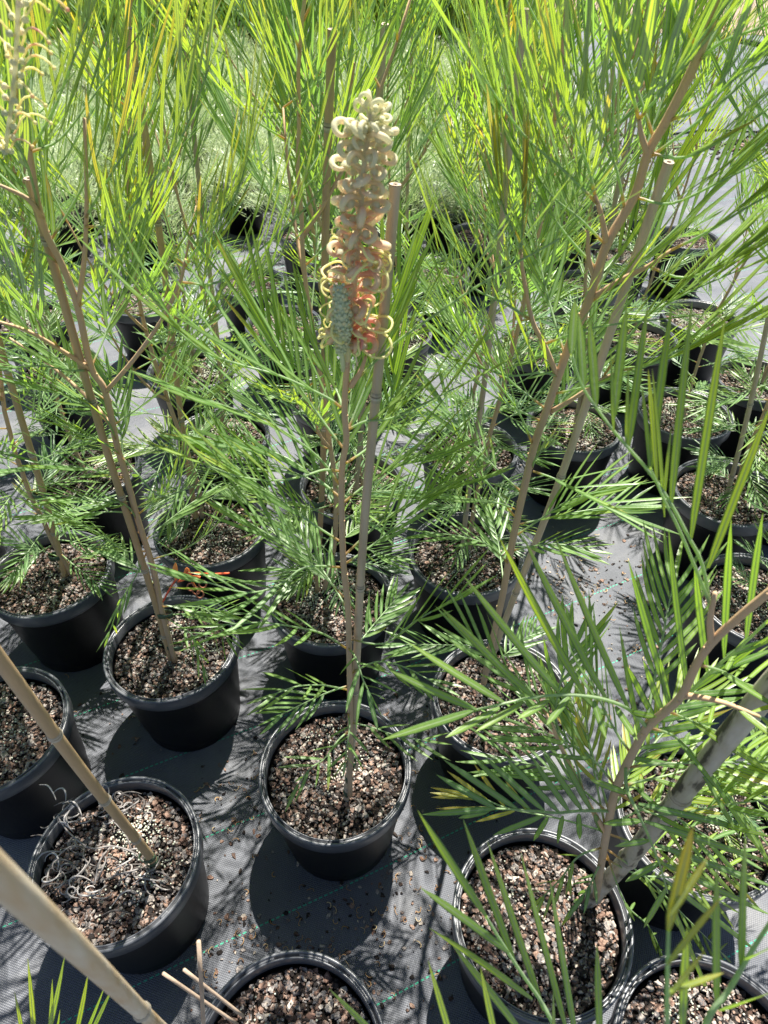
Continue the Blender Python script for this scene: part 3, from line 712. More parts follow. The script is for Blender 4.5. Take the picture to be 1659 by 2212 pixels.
# spent red flower on a thread, near the pot of the left tall shrub
mb = MB()
def rp(L): return [p - LOc for p in smooth_path(path(L), 4)]
FQ = .745
tube(mb, rp([(352, 1300, .84), (362, 1280, FQ), (380, 1252, FQ), (398, 1238, FQ)]), .0017, .3, 6)
tube(mb, rp([(398, 1238, FQ), (430, 1238, FQ), (460, 1240, .735), (495, 1238, .73)]), .0016, .45, 6)
tube(mb, rp([(380, 1252, FQ), (378, 1235, FQ), (379, 1217, FQ)]), lambda s: .0014 + .0034 * math.sin(s * 3.14), .8, 7)
tube(mb, rp([(385, 1256, FQ), (415, 1246, .74), (433, 1247, .74)]), .0022, .55, 6)
tube(mb, rp([(398, 1240, FQ), (404, 1228, FQ), (410, 1240, FQ), (418, 1262, .74), (428, 1275, .74)]), .0022, .7, 6)
for cx, cy in ((424, 1276), (438, 1262), (412, 1268), (432, 1284)):
    tube(mb, rp([(cx + 8 * math.cos(a), cy + 8 * math.sin(a), .74 - a * .001) for a in [k * .9 for k in range(8)]]), .0013, .05, 5)
mb.build('spent_flower', M_red, oC)
# pale flower spike beside the upper left
mb = MB(); sp = rp([(10, 330, .62), (25, 220, .61), (35, 110, .60), (40, -20, .59)])
tube(mb, sp, .0018, .1, 7); fs = mb.build('flower_spike', M_flower, oC)
for i in range(26):
    k = i / 25; p = sp[int(k * (len(sp) - 1))]; a = i * 2.4; m2 = MB()
    o_ = nv(V((math.cos(a) * 1.0 + .35, math.sin(a) * .7, .3))); q = [p]; d = o_
    Ls = rng.uniform(.03, .05)
    for j in range(9): d = nv(d + V((0, 0, .22 if j < 4 else -.42))); q.append(q[-1] + d * Ls / 9)
    tube(m2, q, .0009, .95, 6); ball(m2, q[-1], .0017, .9); ball(m2, p + o_ * .006, .0028, rng.choice((0, .05, .2)))
    m2.build('style', M_flower, fs)

# slim shrub with a lime fan at the top
r = random.Random(606)
oT, PT = shrub('staked_shrub', 'slim stemmed shrub ending in a bright lime fan of leaves above the cream flower',
    [(735, 1085, 1.42), (748, 900, 1.38), (752, 700, 1.33), (748, 450, 1.29), (750, 250, 1.26), (766, 135, 1.25)], .0035, .002, [])
fol(oT, [([(760, 180, 1.255), (770, 120, 1.25), (790, 40, 1.24), (800, -60, 1.23)], 7, .17, .3, .7, dict(start=.05, ang=28)),
    ([(758, 190, 1.255), (745, 120, 1.25), (728, 50, 1.24), (700, -50, 1.23)], 7, .17, .3, .72, dict(start=.05, ang=28)),
    ([(752, 260, 1.26), (800, 220, 1.26), (850, 160, 1.26), (890, 60, 1.26)], 7, .13, .4, .4)],
    [(.3, 200, 10, .15, 7, .07, .1, .3), (.4, 20, 20, .17, 7, .08, .2, .3), (.55, 100, 25, .18, 7, .1, .3, .35), (.65, 330, 30, .18, 7, .11, .4, .4), (.75, 150, 35, .18, 6, .12, .45, .3)], PT, r)
# right forked shrub
r = random.Random(303)
oK, PK = shrub('staked_shrub', 'tall right shrub with smooth brown forked stem beside a grey stake',
    [(1045, 1475, .735), (1060, 1400, .735), (1085, 1290, .735), (1105, 1180, .73), (1130, 1065, .725), (1155, 960, .72), (1185, 875, .715), (1230, 745, .71), (1268, 660, .705), (1310, 530, .70), (1370, 425, .70), (1400, 330, .695), (1440, 260, .69), (1500, 140, .685), (1545, 20, .68), (1570, -80, .675)], .0058, .0038,
    [[(1205, 815, .713), (1175, 743, .70), (1150, 693, .69), (1130, 593, .685), (1125, 540, .68)], [(1192, 888, .715), (1240, 860, .70), (1300, 820, .69), (1345, 800, .68)],
     [(1285, 640, .703), (1340, 605, .69), (1400, 575, .68), (1450, 540, .67)], [(1310, 525, .70), (1300, 470, .69), (1285, 420, .685)], [(1400, 335, .695), (1385, 290, .69), (1380, 255, .685)],
     [(1285, 600, .705), (1272, 560, .70), (1270, 500, .69)]])
LK = [
 ([(1210, 815, .713), (1172, 805, .70), (1105, 812, .69), (1050, 798, .68)], 7, .10, .62, .55, dict(start=.15)),
 ([(1175, 743, .70), (1255, 715, .68), (1330, 700, .66), (1420, 690, .65)], 7, .12, .58, .6, dict(start=.12)),
 ([(1150, 693, .69), (1090, 655, .68), (1020, 620, .67), (940, 540, .66)], 8, .12, .5, .6, dict(start=.15)),
 ([(1175, 880, .715), (1110, 830, .73), (1030, 760, .74), (960, 680, .75)], 9, .115, .35, .4, dict(start=.15)),
 ([(1150, 960, .72), (1120, 890, .70), (1060, 810, .69), (1000, 760, .68)], 8, .11, .35, .4),
 ([(1119, 1102, .728), (1070, 1085, .71), (1000, 1078, .70), (900, 1075, .69)], 8, .095, .3, .35),
 ([(1115, 1120, .73), (1050, 1040, .72), (980, 990, .71), (900, 950, .70)], 9, .10, .25, .35),
 ([(1152, 1018, .722), (1200, 1035, .70), (1262, 1068, .68), (1330, 1110, .66)], 7, .10, .3, .35),
 ([(1150, 1010, .722), (1160, 985, .70), (1185, 965, .69)], 4, .035, .5, .6, dict(wd=.005)),
 ([(1110, 1160, .73), (1170, 1120, .73), (1230, 1080, .73), (1290, 1060, .73)], 8, .09, .2, .45),
 ([(1105, 1190, .73), (1150, 1180, .71), (1200, 1175, .70), (1260, 1185, .69)], 8, .06, .08, .35),
 ([(1100, 1220, .73), (1060, 1180, .71), (1000, 1160, .70), (930, 1150, .69)], 8, .075, .1, .35),
 ([(1125, 550, .68), (1128, 510, .68), (1130, 450, .68), (1128, 410, .68)], 8, .085, .55, 1.0, dict(start=.05, wd=.005)),
 ([(1125, 545, .68), (1100, 480, .68), (1080, 430, .68)], 6, .085, .55, .85),
 ([(1285, 420, .685), (1270, 360, .68), (1240, 280, .67), (1200, 180, .66)], 8, .12, .45, .6, dict(start=.1)),
 ([(1290, 440, .685), (1220, 370, .68), (1130, 290, .67), (1040, 160, .66)], 9, .13, .45, .5, dict(start=.12)),
 ([(1380, 258, .685), (1360, 180, .67), (1335, 100, .66), (1310, 10, .65)], 6, .13, .35, .6, dict(start=.02, wd=.0085)),
 ([(1380, 258, .685), (1430, 200, .67), (1490, 120, .66), (1560, 20, .65)], 7, .14, .35, .55, dict(start=.02, wd=.0085)),
 ([(1500, 140, .685), (1470, 60, .68), (1440, -20, .67)], 5, .13, .4, .6, dict(wd=.008)),
 ([(1500, 140, .685), (1560, 90, .67), (1640, 60, .66), (1720, 20, .65)], 6, .13, .3, .5),
 ([(1440, 262, .69), (1520, 230, .67), (1600, 160, .65), (1680, 130, .64)], 7, .13, .3, .4, dict(wd=.007)),
 ([(1400, 330, .695), (1480, 340, .68), (1580, 290, .66), (1680, 220, .65)], 8, .13, .3, .5),
 ([(1370, 425, .70), (1450, 440, .68), (1560, 390, .66), (1680, 330, .65)], 9, .13, .3, .6),
 ([(1450, 540, .67), (1530, 500, .66), (1610, 450, .65), (1700, 400, .64)], 8, .13, .3, .65),
 ([(1400, 575, .68), (1480, 600, .67), (1580, 560, .66), (1700, 500, .65)], 9, .12, .3, .55),
 ([(1345, 800, .68), (1430, 780, .67), (1520, 740, .66), (1640, 690, .65)], 9, .12, .3, .6),
 ([(1300, 820, .69), (1380, 700, .68), (1470, 640, .67), (1580, 590, .66)], 9, .12, .3, .6),
 ([(1268, 660, .705), (1330, 560, .72), (1380, 480, .73), (1440, 380, .74)], 8, .12, .45, .5),
 ([(1310, 530, .70), (1250, 470, .71), (1190, 420, .72), (1130, 330, .73)], 9, .12, .45, .45),
 ([(1350, 450, .70), (1330, 360, .71), (1290, 270, .72), (1230, 150, .73)], 9, .12, .45, .45),
]
autosK = [(s, (i * 137 + 40) % 360, 5 + 50 * s, .15 + .08 * s, 8, .06 + .06 * s, .1 + .4 * s, .25 + .35 * s) for i, s in enumerate([x / 26 for x in range(1, 24)]) if not (200 < (i * 137 + 40) % 360 < 330)]
fol(oK, LK, autosK, PK, r)

# foreground right shrub beside thick bamboo
r = random.Random(404)
oF, PF = shrub('staked_shrub', 'foreground shrub with bent orange brown stem beside the thick mottled bamboo',
    [(1288, 1935, .362), (1305, 1830, .362), (1318, 1760, .362), (1332, 1700, .36), (1365, 1630, .355), (1400, 1570, .35), (1440, 1535, .347), (1474, 1500, .344), (1505, 1435, .34), (1538, 1388, .338), (1600, 1330, .335), (1680, 1265, .33), (1780, 1190, .325)], .0052, .003,
    [[(1310, 1800, .362), (1262, 1720, .37), (1215, 1620, .38), (1180, 1540, .39)], [(1474, 1502, .344), (1515, 1507, .335), (1570, 1520, .325), (1640, 1548, .315)], [(1538, 1390, .338), (1534, 1340, .34), (1545, 1280, .342)]])
def exF(fo):
    e = lambda rach, lobes, wd, tone, **k: explicit(fo, rach, lobes, wd, tone, **k)
    def q(x, y, F): return (829.5 + .5 * x, 1106 + .5 * y, F)
    F = .335
    e([(1400, 1573, .35), q(1060, 855, .345), q(970, 815, .34), q(870, 795, .335), q(770, 790, .33), q(650, 800, .325), q(530, 825, .32), q(400, 855, .315)],
      [(q(400, 855, .315), q(-10, 985, .30), .0075, .01)] + [(q(bx, by, fb), q(tx, ty, ft), .0072, .05) for bx, by, fb, tx, ty, ft in
       ((1060, 855, .345, 760, 150, .37), (965, 815, .34, 615, 130, .365), (870, 795, .335, 518, 145, .36), (765, 790, .33, 365, 300, .35), (645, 800, .325, 265, 430, .335), (520, 825, .32, 118, 570, .325), (400, 855, .315, 38, 690, .31))]
      + [(q(bx, by, fb), q(tx, ty, ft), .0068, .03) for bx, by, fb, tx, ty, ft in
       ((500, 845, .32, 265, 975, .29), (600, 822, .322, 393, 950, .30), (715, 812, .327, 578, 893, .305), (800, 800, .333, 700, 922, .31), (905, 815, .337, 962, 985, .31), (1000, 840, .342, 1098, 988, .315), (1070, 865, .345, 1175, 885, .32))], .007, .42, rr=.0017)
    # frond running up behind the stem
    e([q(1040, 1090, .375), q(1140, 950, .375), q(1300, 800, .37), q(1400, 700, .365), q(1530, 590, .36), q(1660, 470, .355)],
      [(q(a, b, .372), q(c, d, .37), .0070, .04) for a, b, c, d in
       ((1315, 785, 1235, 110), (1245, 850, 1065, 235), (1400, 700, 1345, 240), (1470, 630, 1500, 60), (1565, 560, 1635, 30), (1240, 860, 1195, 640), (1210, 880, 1125, 650), (1180, 910, 1055, 670),
        (1110, 985, 1022, 515), (1330, 775, 1690, 520), (1400, 700, 1690, 590), (1310, 790, 1600, 770), (1240, 850, 1560, 800), (1190, 905, 1415, 845), (1140, 950, 1445, 912), (1100, 1020, 1390, 985), (1480, 620, 1700, 540), (1060, 1060, 1350, 1110))], .007, .25, rr=.0019)
    # tall arching frond with long upright lobes
    def g(x, y, F): return (1106 + x / 3, 663.6 + y / 3, F)
    e([(1538, 1385, .338), (1532, 1300, .345), g(1230, 1659, .355), g(1150, 1500, .36), g(1040, 1290, .37), g(900, 1080, .38), g(700, 850, .39), g(560, 670, .40), g(450, 500, .405), g(385, 300, .41)],
      [(g(a, b, f), g(c, d, f2), .0072, s_) for a, b, f, c, d, f2, s_ in
       ((1160, 1500, .36, 1378, 100, .40, .03), (1030, 1290, .37, 1165, 0, .41, .03), (890, 1085, .38, 1035, 0, .42, .03), (755, 905, .388, 880, -5, .42, .03), (655, 740, .395, 742, 10, .43, .03),
        (545, 650, .40, 500, 60, .43, -.05), (465, 530, .405, 435, 30, .43, -.04), (385, 300, .41, 410, -50, .43, 0), (1270, 1690, .35, 1670, 660, .38, .03))] +
      [(g(a, b, f), g(c, d, f2), .0034, s_) for a, b, f, c, d, f2, s_ in
       ((900, 1090, .38, 840, 470, .40, -.05), (990, 1360, .372, 905, 330, .39, -.06), (975, 1310, .372, 1035, 760, .385, -.03), (660, 800, .39, 640, 250, .40, -.03), (740, 900, .388, 755, 350, .40, -.04))], .0062, .52, rr=.0014)
    e([(1532, 1300, .345), (1470, 1150, .35), (1435, 1080, .355), (1405, 1010, .36)], [((1420, 1045, .36), (1400, 790, .38), .004, -.03)], .004, .65, rr=.0012)
    # low spreading frond left
    def c4(x, y, F): return (884.8 + x * .2667, 1271.9 + y * .2667, F)
    e([(1322, 1760, .362), c4(1590, 1800, .36), c4(1370, 1800, .355), c4(1200, 1815, .35), c4(1000, 1800, .345), c4(880, 1790, .34), c4(700, 1780, .335)],
      [(c4(a, b, f), c4(c, d, f + .012), .0078, .03) for a, b, f, c, d in
       ((700, 1780, .335, 90, 1830), (700, 1780, .335, 225, 1510), (880, 1790, .34, 285, 1390), (980, 1795, .345, 500, 1350), (1090, 1800, .347, 620, 1370), (1210, 1810, .35, 780, 1370), (1290, 1800, .352, 1000, 1380), (1400, 1800, .356, 1080, 1330), (1470, 1790, .358, 1240, 1360),
        (640, 1800, .335, 390, 1860), (1080, 1840, .347, 665, 2000), (1120, 1850, .348, 1000, 2050), (1240, 1840, .35, 1200, 2070), (1370, 1820, .354, 1380, 2040), (1500, 1830, .358, 1570, 1990))], .0078, .12, rr=.0018)
    e([(1310, 1800, .362), c4(1560, 1960, .38), c4(1200, 1860, .39), c4(800, 1780, .40), c4(600, 1700, .405), c4(450, 1660, .41)],
      [(c4(a, b, .405), c4(c, d, .41), .0062, .02) for a, b, c, d in ((620, 1710, 165, 1650), (600, 1700, 175, 1610), (650, 1730, 310, 1480), (780, 1780, 525, 1420), (740, 1780, 210, 1780), (850, 1800, 525, 1890), (950, 1790, 780, 1560), (560, 1680, 170, 1690))], .0062, .8, rr=.0014)
    # hanging leaf with broad lobes at right
    def r8(x, y, F): return (829.5 + .5 * x, 1659 + .5 * y, F)
    e([(1352, 1660, .352), r8(1050, 90, .33), r8(1100, 200, .31), r8(1150, 310, .30), r8(1195, 430, .29), r8(1225, 540, .285)],
      [(r8(a, b, f), r8(c, d, f2), ww, .0) for a, b, f, c, d, f2, ww in
       ((1110, 230, .31, 945, 240, .295, .0078), (1145, 315, .30, 995, 338, .285, .0082), (1190, 410, .292, 1042, 492, .275, .0082), (1220, 520, .286, 1122, 692, .27, .0082), (1050, 110, .33, 890, 50, .32, .0075),
        (1100, 155, .315, 1578, 268, .31, .0078), (1125, 230, .305, 1700, 420, .30, .0078), (1170, 330, .30, 1700, 520, .29, .0078), (1200, 410, .292, 1680, 640, .28, .0075), (1210, 480, .29, 1620, 800, .27, .0075), (1230, 560, .285, 1430, 1040, .265, .0075))], .0078, .3, rr=.0017)
fol(oF, [
 ([(1365, 1630, .355), (1330, 1580, .37), (1290, 1500, .385), (1260, 1420, .40)], 8, .09, .25, .3),
 ([(1332, 1700, .36), (1280, 1640, .385), (1220, 1600, .40), (1140, 1570, .42)], 9, .085, .12, .25),
 ([(1318, 1760, .362), (1250, 1700, .39), (1180, 1660, .41), (1090, 1640, .42)], 9, .08, .1, .22),
 ([(1440, 1535, .347), (1500, 1560, .36), (1570, 1590, .37), (1650, 1640, .375)], 8, .095, .1, .5),
 ([(1332, 1700, .36), (1420, 1680, .375), (1520, 1660, .385), (1620, 1680, .39)], 9, .09, .1, .45),
 ([(1310, 1800, .362), (1400, 1830, .38), (1500, 1850, .385), (1600, 1900, .38)], 9, .085, .05, .55),
 ([(1305, 1830, .362), (1400, 1900, .365), (1480, 1980, .36), (1560, 2060, .35)], 9, .08, .02, .5),
 ([(1400, 1570, .35), (1470, 1600, .36), (1560, 1700, .36), (1640, 1800, .35)], 8, .10, .05, .4),
 ([(1505, 1435, .34), (1560, 1450, .35), (1620, 1480, .355), (1700, 1500, .36)], 8, .10, .2, .45),
 ([(1570, 1520, .325), (1640, 1548, .315), (1700, 1570, .305), (1780, 1580, .295)], 6, .09, .2, .6, dict(start=.05)),
 ([(1318, 1760, .362), (1362, 1700, .38), (1420, 1740, .39), (1500, 1790, .39), (1600, 1850, .385)], 8, .095, .05, .3, dict(wd=.0068)),
 ([(1330, 1710, .36), (1420, 1760, .35), (1560, 1740, .335), (1700, 1720, .32)], 6, .10, .1, .35, dict(wd=.007)),
 ([(1262, 1720, .37), (1240, 1640, .38), (1190, 1560, .39), (1130, 1470, .40)], 8, .085, .2, .25),
 ([(1215, 1620, .38), (1200, 1540, .40), (1215, 1460, .41), (1240, 1400, .42)], 7, .08, .3, .2),
 ([(1180, 1540, .39), (1130, 1500, .40), (1070, 1440, .41), (1020, 1390, .42)], 7, .08, .2, .25),
 ([(1305, 1830, .362), (1250, 1850, .35), (1210, 1900, .34), (1170, 1940, .33)], 6, .045, 0, .6, dict(wd=.006)),
 ([(1300, 1860, .362), (1285, 1890, .35), (1270, 1920, .34), (1240, 1960, .33)], 6, .04, 0, .15, dict(wd=.007)),
 ([(1310, 1800, .362), (1290, 1700, .38), (1275, 1620, .40), (1265, 1540, .41)], 7, .08, .3, .75),
 ([(1300, 1850, .362), (1380, 1890, .37), (1470, 1900, .37), (1560, 1950, .36)], 8, .07, .02, .55),
 ([(1305, 1830, .362), (1350, 1950, .36), (1400, 2000, .35), (1430, 2060, .34)], 6, .05, -.05, .4),
], [(.1, 60, 5, .15, 8, .07, .05, .6), (.14, 20, 10, .17, 8, .07, .05, .7), (.18, 100, 20, .15, 8, .075, .15, .5), (.25, 40, 20, .17, 8, .085, .15, .6), (.3, 0, 15, .18, 8, .085, .1, .55), (.4, 70, 25, .17, 8, .09, .2, .4)], PF, r, exF)

# front shrubs just below the frame
r = random.Random(505)
oH, PH = shrub('staked_shrub', 'blurred front shrub in the bottom right corner', [(1640, 2330, .12), (1640, 2250, .12), (1650, 2180, .118), (1665, 2080, .115)], .004, .003, [])
oH.location = V((.47, .14, .225)); 
for c in list(oH.children): bpy.data.objects.remove(c)
mb = MB(); hp = smooth_path([V((0, 0, -.02)), V((-.03, -.02, .15)), V((-.07, -.05, .35)), V((-.10, -.06, .55)), V((-.12, -.07, .72))], 4)
tube(mb, hp, lambda s: .0055 * (1 - .5 * s), .5, 8); mb.build('stem', M_stem, oH)
HT = V(oH.location) + hp[-1]; H3 = V(oH.location) + hp[-5]
def exH(fo):
    def r8(x, y, F): return (829.5 + .5 * x, 1659 + .5 * y, F)
    # join rachis bases to the stem
    for a, b in (((1255, 2330, .115), H3), ((1500, 2330, .085), HT), ((1450, 2290, .065), HT), ((1050, 2300, .10), H3)):
        A_ = WF(*a); P = smooth_path([b, b.lerp(A_, .5) + UP * .03, A_], 5); tube(fo, P, .0018, .6, 6, False, None, 2.0)
    explicit(fo, [(1255, 2330, .115), r8(730, 1106, .13), r8(680, 1010, .14), r8(590, 880, .15), r8(500, 740, .16), r8(440, 640, .165)],
      [(r8(a, b, f), r8(c, d, f2), .0063, sg) for a, b, f, c, d, f2, sg in
       ((440, 640, .165, 160, 205, .19, .05), (565, 840, .155, 352, 248, .20, .04), (690, 1050, .14, 455, 340, .20, .03), (790, 1140, .13, 595, 380, .20, .02), (835, 1200, .12, 720, 500, .19, .02), (935, 1200, .11, 920, 770, .15, .01),
        (540, 800, .155, 135, 500, .17, -.06), (640, 1000, .145, 160, 665, .16, -.08), (620, 1180, .12, 280, 745, .15, -.05))], .0063, .5, rr=.0017)
    explicit(fo, [(1500, 2330, .085), r8(1390, 1106, .09), r8(1490, 960, .10), r8(1590, 790, .11), r8(1700, 620, .12)],
      [(r8(a, b, f), r8(c, d, f2), .0055, sg) for a, b, f, c, d, f2, sg in
       ((1440, 1040, .095, 1438, 430, .13, .02), (1545, 880, .105, 1562, 295, .14, .02), (1450, 1050, .095, 1700, 960, .09, .02), (1560, 830, .105, 1700, 760, .10, .02), (1290, 1150, .085, 1310, 700, .11, .02))], .0055, .5, rr=.0017)
    explicit(fo, [(1450, 2290, .065), r8(1225, 1100, .07), r8(1225, 900, .08), r8(1230, 700, .09)],
      [(r8(a, b, f), r8(c, d, f2), ww, sg) for a, b, f, c, d, f2, ww, sg in
       ((1230, 700, .09, 1335, 260, .11, .0055, .02), (1235, 640, .092, 1395, 395, .105, .0032, .04), (1225, 850, .082, 1445, 575, .095, .0032, .06), (1220, 970, .077, 1470, 885, .085, .003, .06), (1230, 990, .076, 1385, 795, .088, .003, .04))], .004, .88, rr=.0013)
    explicit(fo, [(1050, 2300, .10), (900, 2320, .10), (760, 2330, .10)],
      [((900, 2330, .10), (705, 2130, .13), .0055, -.03), ((1000, 2330, .10), (925, 2075, .13), .0055, .0), ((1085, 2310, .10), (1038, 2090, .13), .0055, 0), ((1200, 2330, .10), (1195, 2140, .13), .004, 0)], .0055, .55)
oH_loc = V(oH.location)
fo = MB(); exH(fo); fo.v = [(a - oH_loc.x, b - oH_loc.y, c - oH_loc.z) for a, b, c in fo.v]; fo.build('foliage', M_leaf, oH)
# bottom left shrub
Bc = V((-.50, .02, 0)); place_pot(Bc.x, Bc.y, 'black plastic pot out at the bottom left edge with a thin dry weed', 'black nursery pots', 1)
oG = thing('staked_shrub', 'low shrub with upright bright lobes in the bottom left corner', 'shrub', Bc + V((.02, 0, .225)), 'tall green shrubs')
mb = MB(); LG = V(oG.location); E1 = WF(60, 2330, .16); mp_ = smooth_path([V((0, 0, -.02)), V((.05, .01, .15)), (E1 - LG) * .6 + V((.02, 0, .05)), E1 - LG], 4)
tube(mb, mp_, lambda s: .004 * (1 - .5 * s), .5, 8); mb.build('stem', M_stem, oG)
fo = MB()
for bx, by, tx, ty, ww in ((60, 2320, 32, 2150, .006), (75, 2330, 60, 2085, .007), (80, 2320, 136, 2078, .0065), (100, 2310, 112, 2125, .0055), (150, 2290, 188, 2112, .006), (165, 2290, 240, 2138, .0055), (150, 2310, 222, 2140, .005), (100, 2340, 128, 2188, .005)):
    blade_to(fo, WF(bx, by, .165), WF(tx, ty, .185), ww, .5 + rng.uniform(-.1, .1), .04)
tube(fo, smooth_path([E1, WF(80, 2325, .165), WF(120, 2318, .165), WF(160, 2290, .168)], 4), .0014, .7, 6, False)
fo.v = [(a - LG.x, b - LG.y, c - LG.z) for a, b, c in fo.v]; fo.build('foliage', M_leaf, oG)

# dead curled plant
B0 = GZ(320, 1870, .232); oD = thing('dead_plant', 'dead plant with curled silvery grey leaves in the front left pot', 'dead plant', B0)
def dead(mb, px, py, s0, dirx, z=.255):
    p = GZ(px, py, z) - B0; q = [p]; a = rng.uniform(0, 6.28); st_ = .0042; turn = rng.choice((.08, .15, .3, .5)) * rng.uniform(.7, 1.2) * rng.choice((-1, 1)); el = rng.uniform(-.2, .5)
    for i in range(14):
        a += turn * (i / 7); q.append(q[-1] + V((math.cos(a) * st_, math.sin(a) * st_ * .8, math.sin(i * .45 + el) * .0022)))
    tube(mb, q, lambda s: .0016 * math.sin(.35 + 2.5 * s), rng.random(), 5, False)
mb = MB()
for L in ([(320, 1870), (285, 1840), (240, 1828), (195, 1832), (150, 1800), (125, 1765)], [(200, 1832), (150, 1830), (110, 1870), (100, 1910)], [(285, 1840), (270, 1800), (250, 1770), (300, 1730)], [(240, 1828), (215, 1860), (205, 1910)], [(320, 1870), (330, 1880), (350, 1850)], [(320, 1870), (290, 1880), (250, 1890)]):
    q = smooth_path([GZ(x, y, .236 + .018 * (i > 0) + .008 * (i % 2)) - B0 for i, (x, y) in enumerate(L)], 5); tube(mb, q, .0015, .5, 6, True)
mb.build('stem', M_dead, oD); mb = MB()
for i in range(70):
    cx, cy, sx_, sy_ = rng.choice(((150, 1755, 20, 15), (150, 1800, 18, 25), (140, 1890, 16, 25), (200, 1890, 40, 30), (290, 1760, 35, 22), (265, 1740, 25, 20), (195, 1830, 45, 30), (320, 1880, 40, 20), (195, 1930, 30, 25)))
    dead(mb, rng.gauss(cx, sx_), rng.gauss(cy, sy_), 1, 0, rng.uniform(.240, .256))
o_ = mb.build('curled_leaves', M_dead, oD); o_['kind'] = 'stuff'

# three thin sticks
for (a, b, lab) in (((875, 1120 - 14), (857, 750), 'thin upright wooden stick, rightmost and tallest of three'), ((968, 1068), (705, 888), 'thin leaning wooden stick, lowest and leftmost of three'), ((1003, 1035), (795, 872), 'thin leaning wooden stick, shorter, middle of three')):
    P0 = GZ(a[0] * .5, 1659 + a[1] * .5, .235); P1 = GZ(b[0] * .5, 1659 + b[1] * .5, .30)
    if a[0] == 875: P0 = WF(441, 2235, .155); P1 = WF(429, 2034, .20)
    else: P0 = WF(a[0] * .5, 1659 + a[1] * .5, .205); P1 = WF(b[0] * .5, 1659 + b[1] * .5, .19 + .03)
    if a[0] == 875: P0 = P0 + (P0 - P1) * .9
    else: P0 = P0 + (P0 - P1) * .25
    mb = MB(); q = [P0.lerp(P1, i / 6) - P0 for i in range(7)]; tube(mb, q, .0021, .5, 8, True)
    o = mb.build('thin_stick', M_wood); o.location = P0; tag(o, lab, 'stick', 'thin sticks in the bottom pot')

# ---------------------------------------------------------------- litter on the cloth
mb = MB(); cl = MB()
spots = [(-.28, .72, .12), (.05, .42, .10), (.62, 1.22, .13), (.75, 1.02, .12), (-.26, .38, .06), (-.1, .32, .1), (.52, 1.3, .1), (-.62, .95, .1), (.05, .85, .12), (.03, .25, .15), (-.2, .78, .07), (.55, .85, .12), (-.32, .6, .15), (.66, 1.35, .12), (.9, 1.2, .1), (.02, .5, .1)]
for i in range(2600):
    x, y, s = rng.choice(spots); p = V((x + rng.gauss(0, s), y + rng.gauss(0, s * .8), .002))
    if rng.random() < .7: chip(mb, p, rng.choice((.0015, .0025, .0035, .005, .007)) * rng.uniform(.8, 1.2), rng, chip_tone(rng), .15)
    if rng.random() < .16:
        q = [p + V((0, 0, .002))]; a = rng.uniform(0, 6.28)
        for k in range(6): a += rng.uniform(0, 1.0); q.append(q[-1] + V((math.cos(a), math.sin(a), .15)) * .0028)
        tube(cl, q, .0008 * rng.uniform(.7, 1.3), rng.uniform(.3, 1), 5)
for i in range(500):
    p = V((rng.uniform(-1.5, 2.5), rng.uniform(.1, 4), .002)); chip(mb, p, rng.choice((.0015, .002, .003, .005)) * rng.uniform(.8, 1.3), rng, chip_tone(rng), .4)
for i in range(1400):
    x = rng.uniform(1.5, 5.5); p = V((x, 5.55 + .1 * (x - 2) + rng.gauss(0, .13), .004)); chip(mb, p, rng.uniform(.006, .03), rng, rng.uniform(0, .55), .4)
tag(mb.build('bark_litter', M_chip, None, False), 'scattered bark crumbs on the dark ground cloth', 'litter', None, 'stuff')
tag(cl.build('fallen_florets', M_litter), 'dry curled fallen florets scattered on the ground cloth', 'litter', None, 'stuff')

# ---------------------------------------------------------------- silver shrubs
def cushion(seed, n=2600, R=.25, H=.34):
    r = random.Random(seed); mb = MB()
    for i in range(n):
        a = r.uniform(0, 6.2832); q = r.random() ** .5; th = math.acos(1 - r.random() * .95)
        rr = (.55 + .45 * r.random() ** .5) * (1 + .18 * math.sin(a * 3 + seed) + .1 * math.sin(a * 7))
        p = V((math.sin(th) * math.cos(a) * R * rr, math.sin(th) * math.sin(a) * R * rr, .20 + math.cos(th) * (H - .12) * rr))
        d = nv(V((math.cos(a) * math.sin(th), math.sin(a) * math.sin(th), .75)) + V([r.gauss(0, .45) for _ in range(3)]))
        L = r.uniform(.03, .065)
        blade(mb, p, d, L, .005, nv(V((r.gauss(0, .4), r.gauss(0, .4), 1))), V((0, 0, .1)), r.uniform(.1, .95), 2, 2)
    return mb
CP = []
for s in range(4):
    o = cushion(s).build('foliage', M_pale); sc.collection.objects.unlink(o); CP.append(o.data)
smallpot = MB(); lathe(smallpot, [(0, .005), (.095, .005), (.10, 0), (.12, .19), (.128, .195), (.13, .225), (.122, .226), (.118, .19), (0, .19)], 32)
po = smallpot.build('wall', M_pot); sc.collection.objects.unlink(po)
soilm = MB(); c0 = soilm.add((0, 0, .198)); rg_ = [soilm.add((.119 * math.cos(6.2832 * k / 24), .119 * math.sin(6.2832 * k / 24), .196)) for k in range(24)]
for k in range(24): soilm.f.append((c0, rg_[k], rg_[(k + 1) % 24]))
so_ = soilm.build('potting_mix', M_soil); sc.collection.objects.unlink(so_)
def simple_pot(x, y, label, group, s=1.0):
    r_ = bpy.data.objects.new('nursery_pot', None); link(r_); r_.location = (x, y, 0); r_.scale = (s,) * 3; tag(r_, label, 'plant pot', group)
    for k in (po, so_):
        c = k.copy(); link(c); c.parent = r_
def silver(x, y, s=1.0):
    o = bpy.data.objects.new('silver_shrub', CP[rng.randrange(4)]); link(o); o.location = (x, y, 0); o.rotation_euler.z = rng.uniform(0, 6.28); o.scale = (s * 1.05, s * 1.05, s)
    tag(o, 'low silvery pale green cushion shrub in the bed behind the tall shrubs', 'shrub', 'silver shrubs in the bed')
    simple_pot(x, y, 'small black pot under a silver cushion shrub in the bed', 'pots of the silver shrubs')
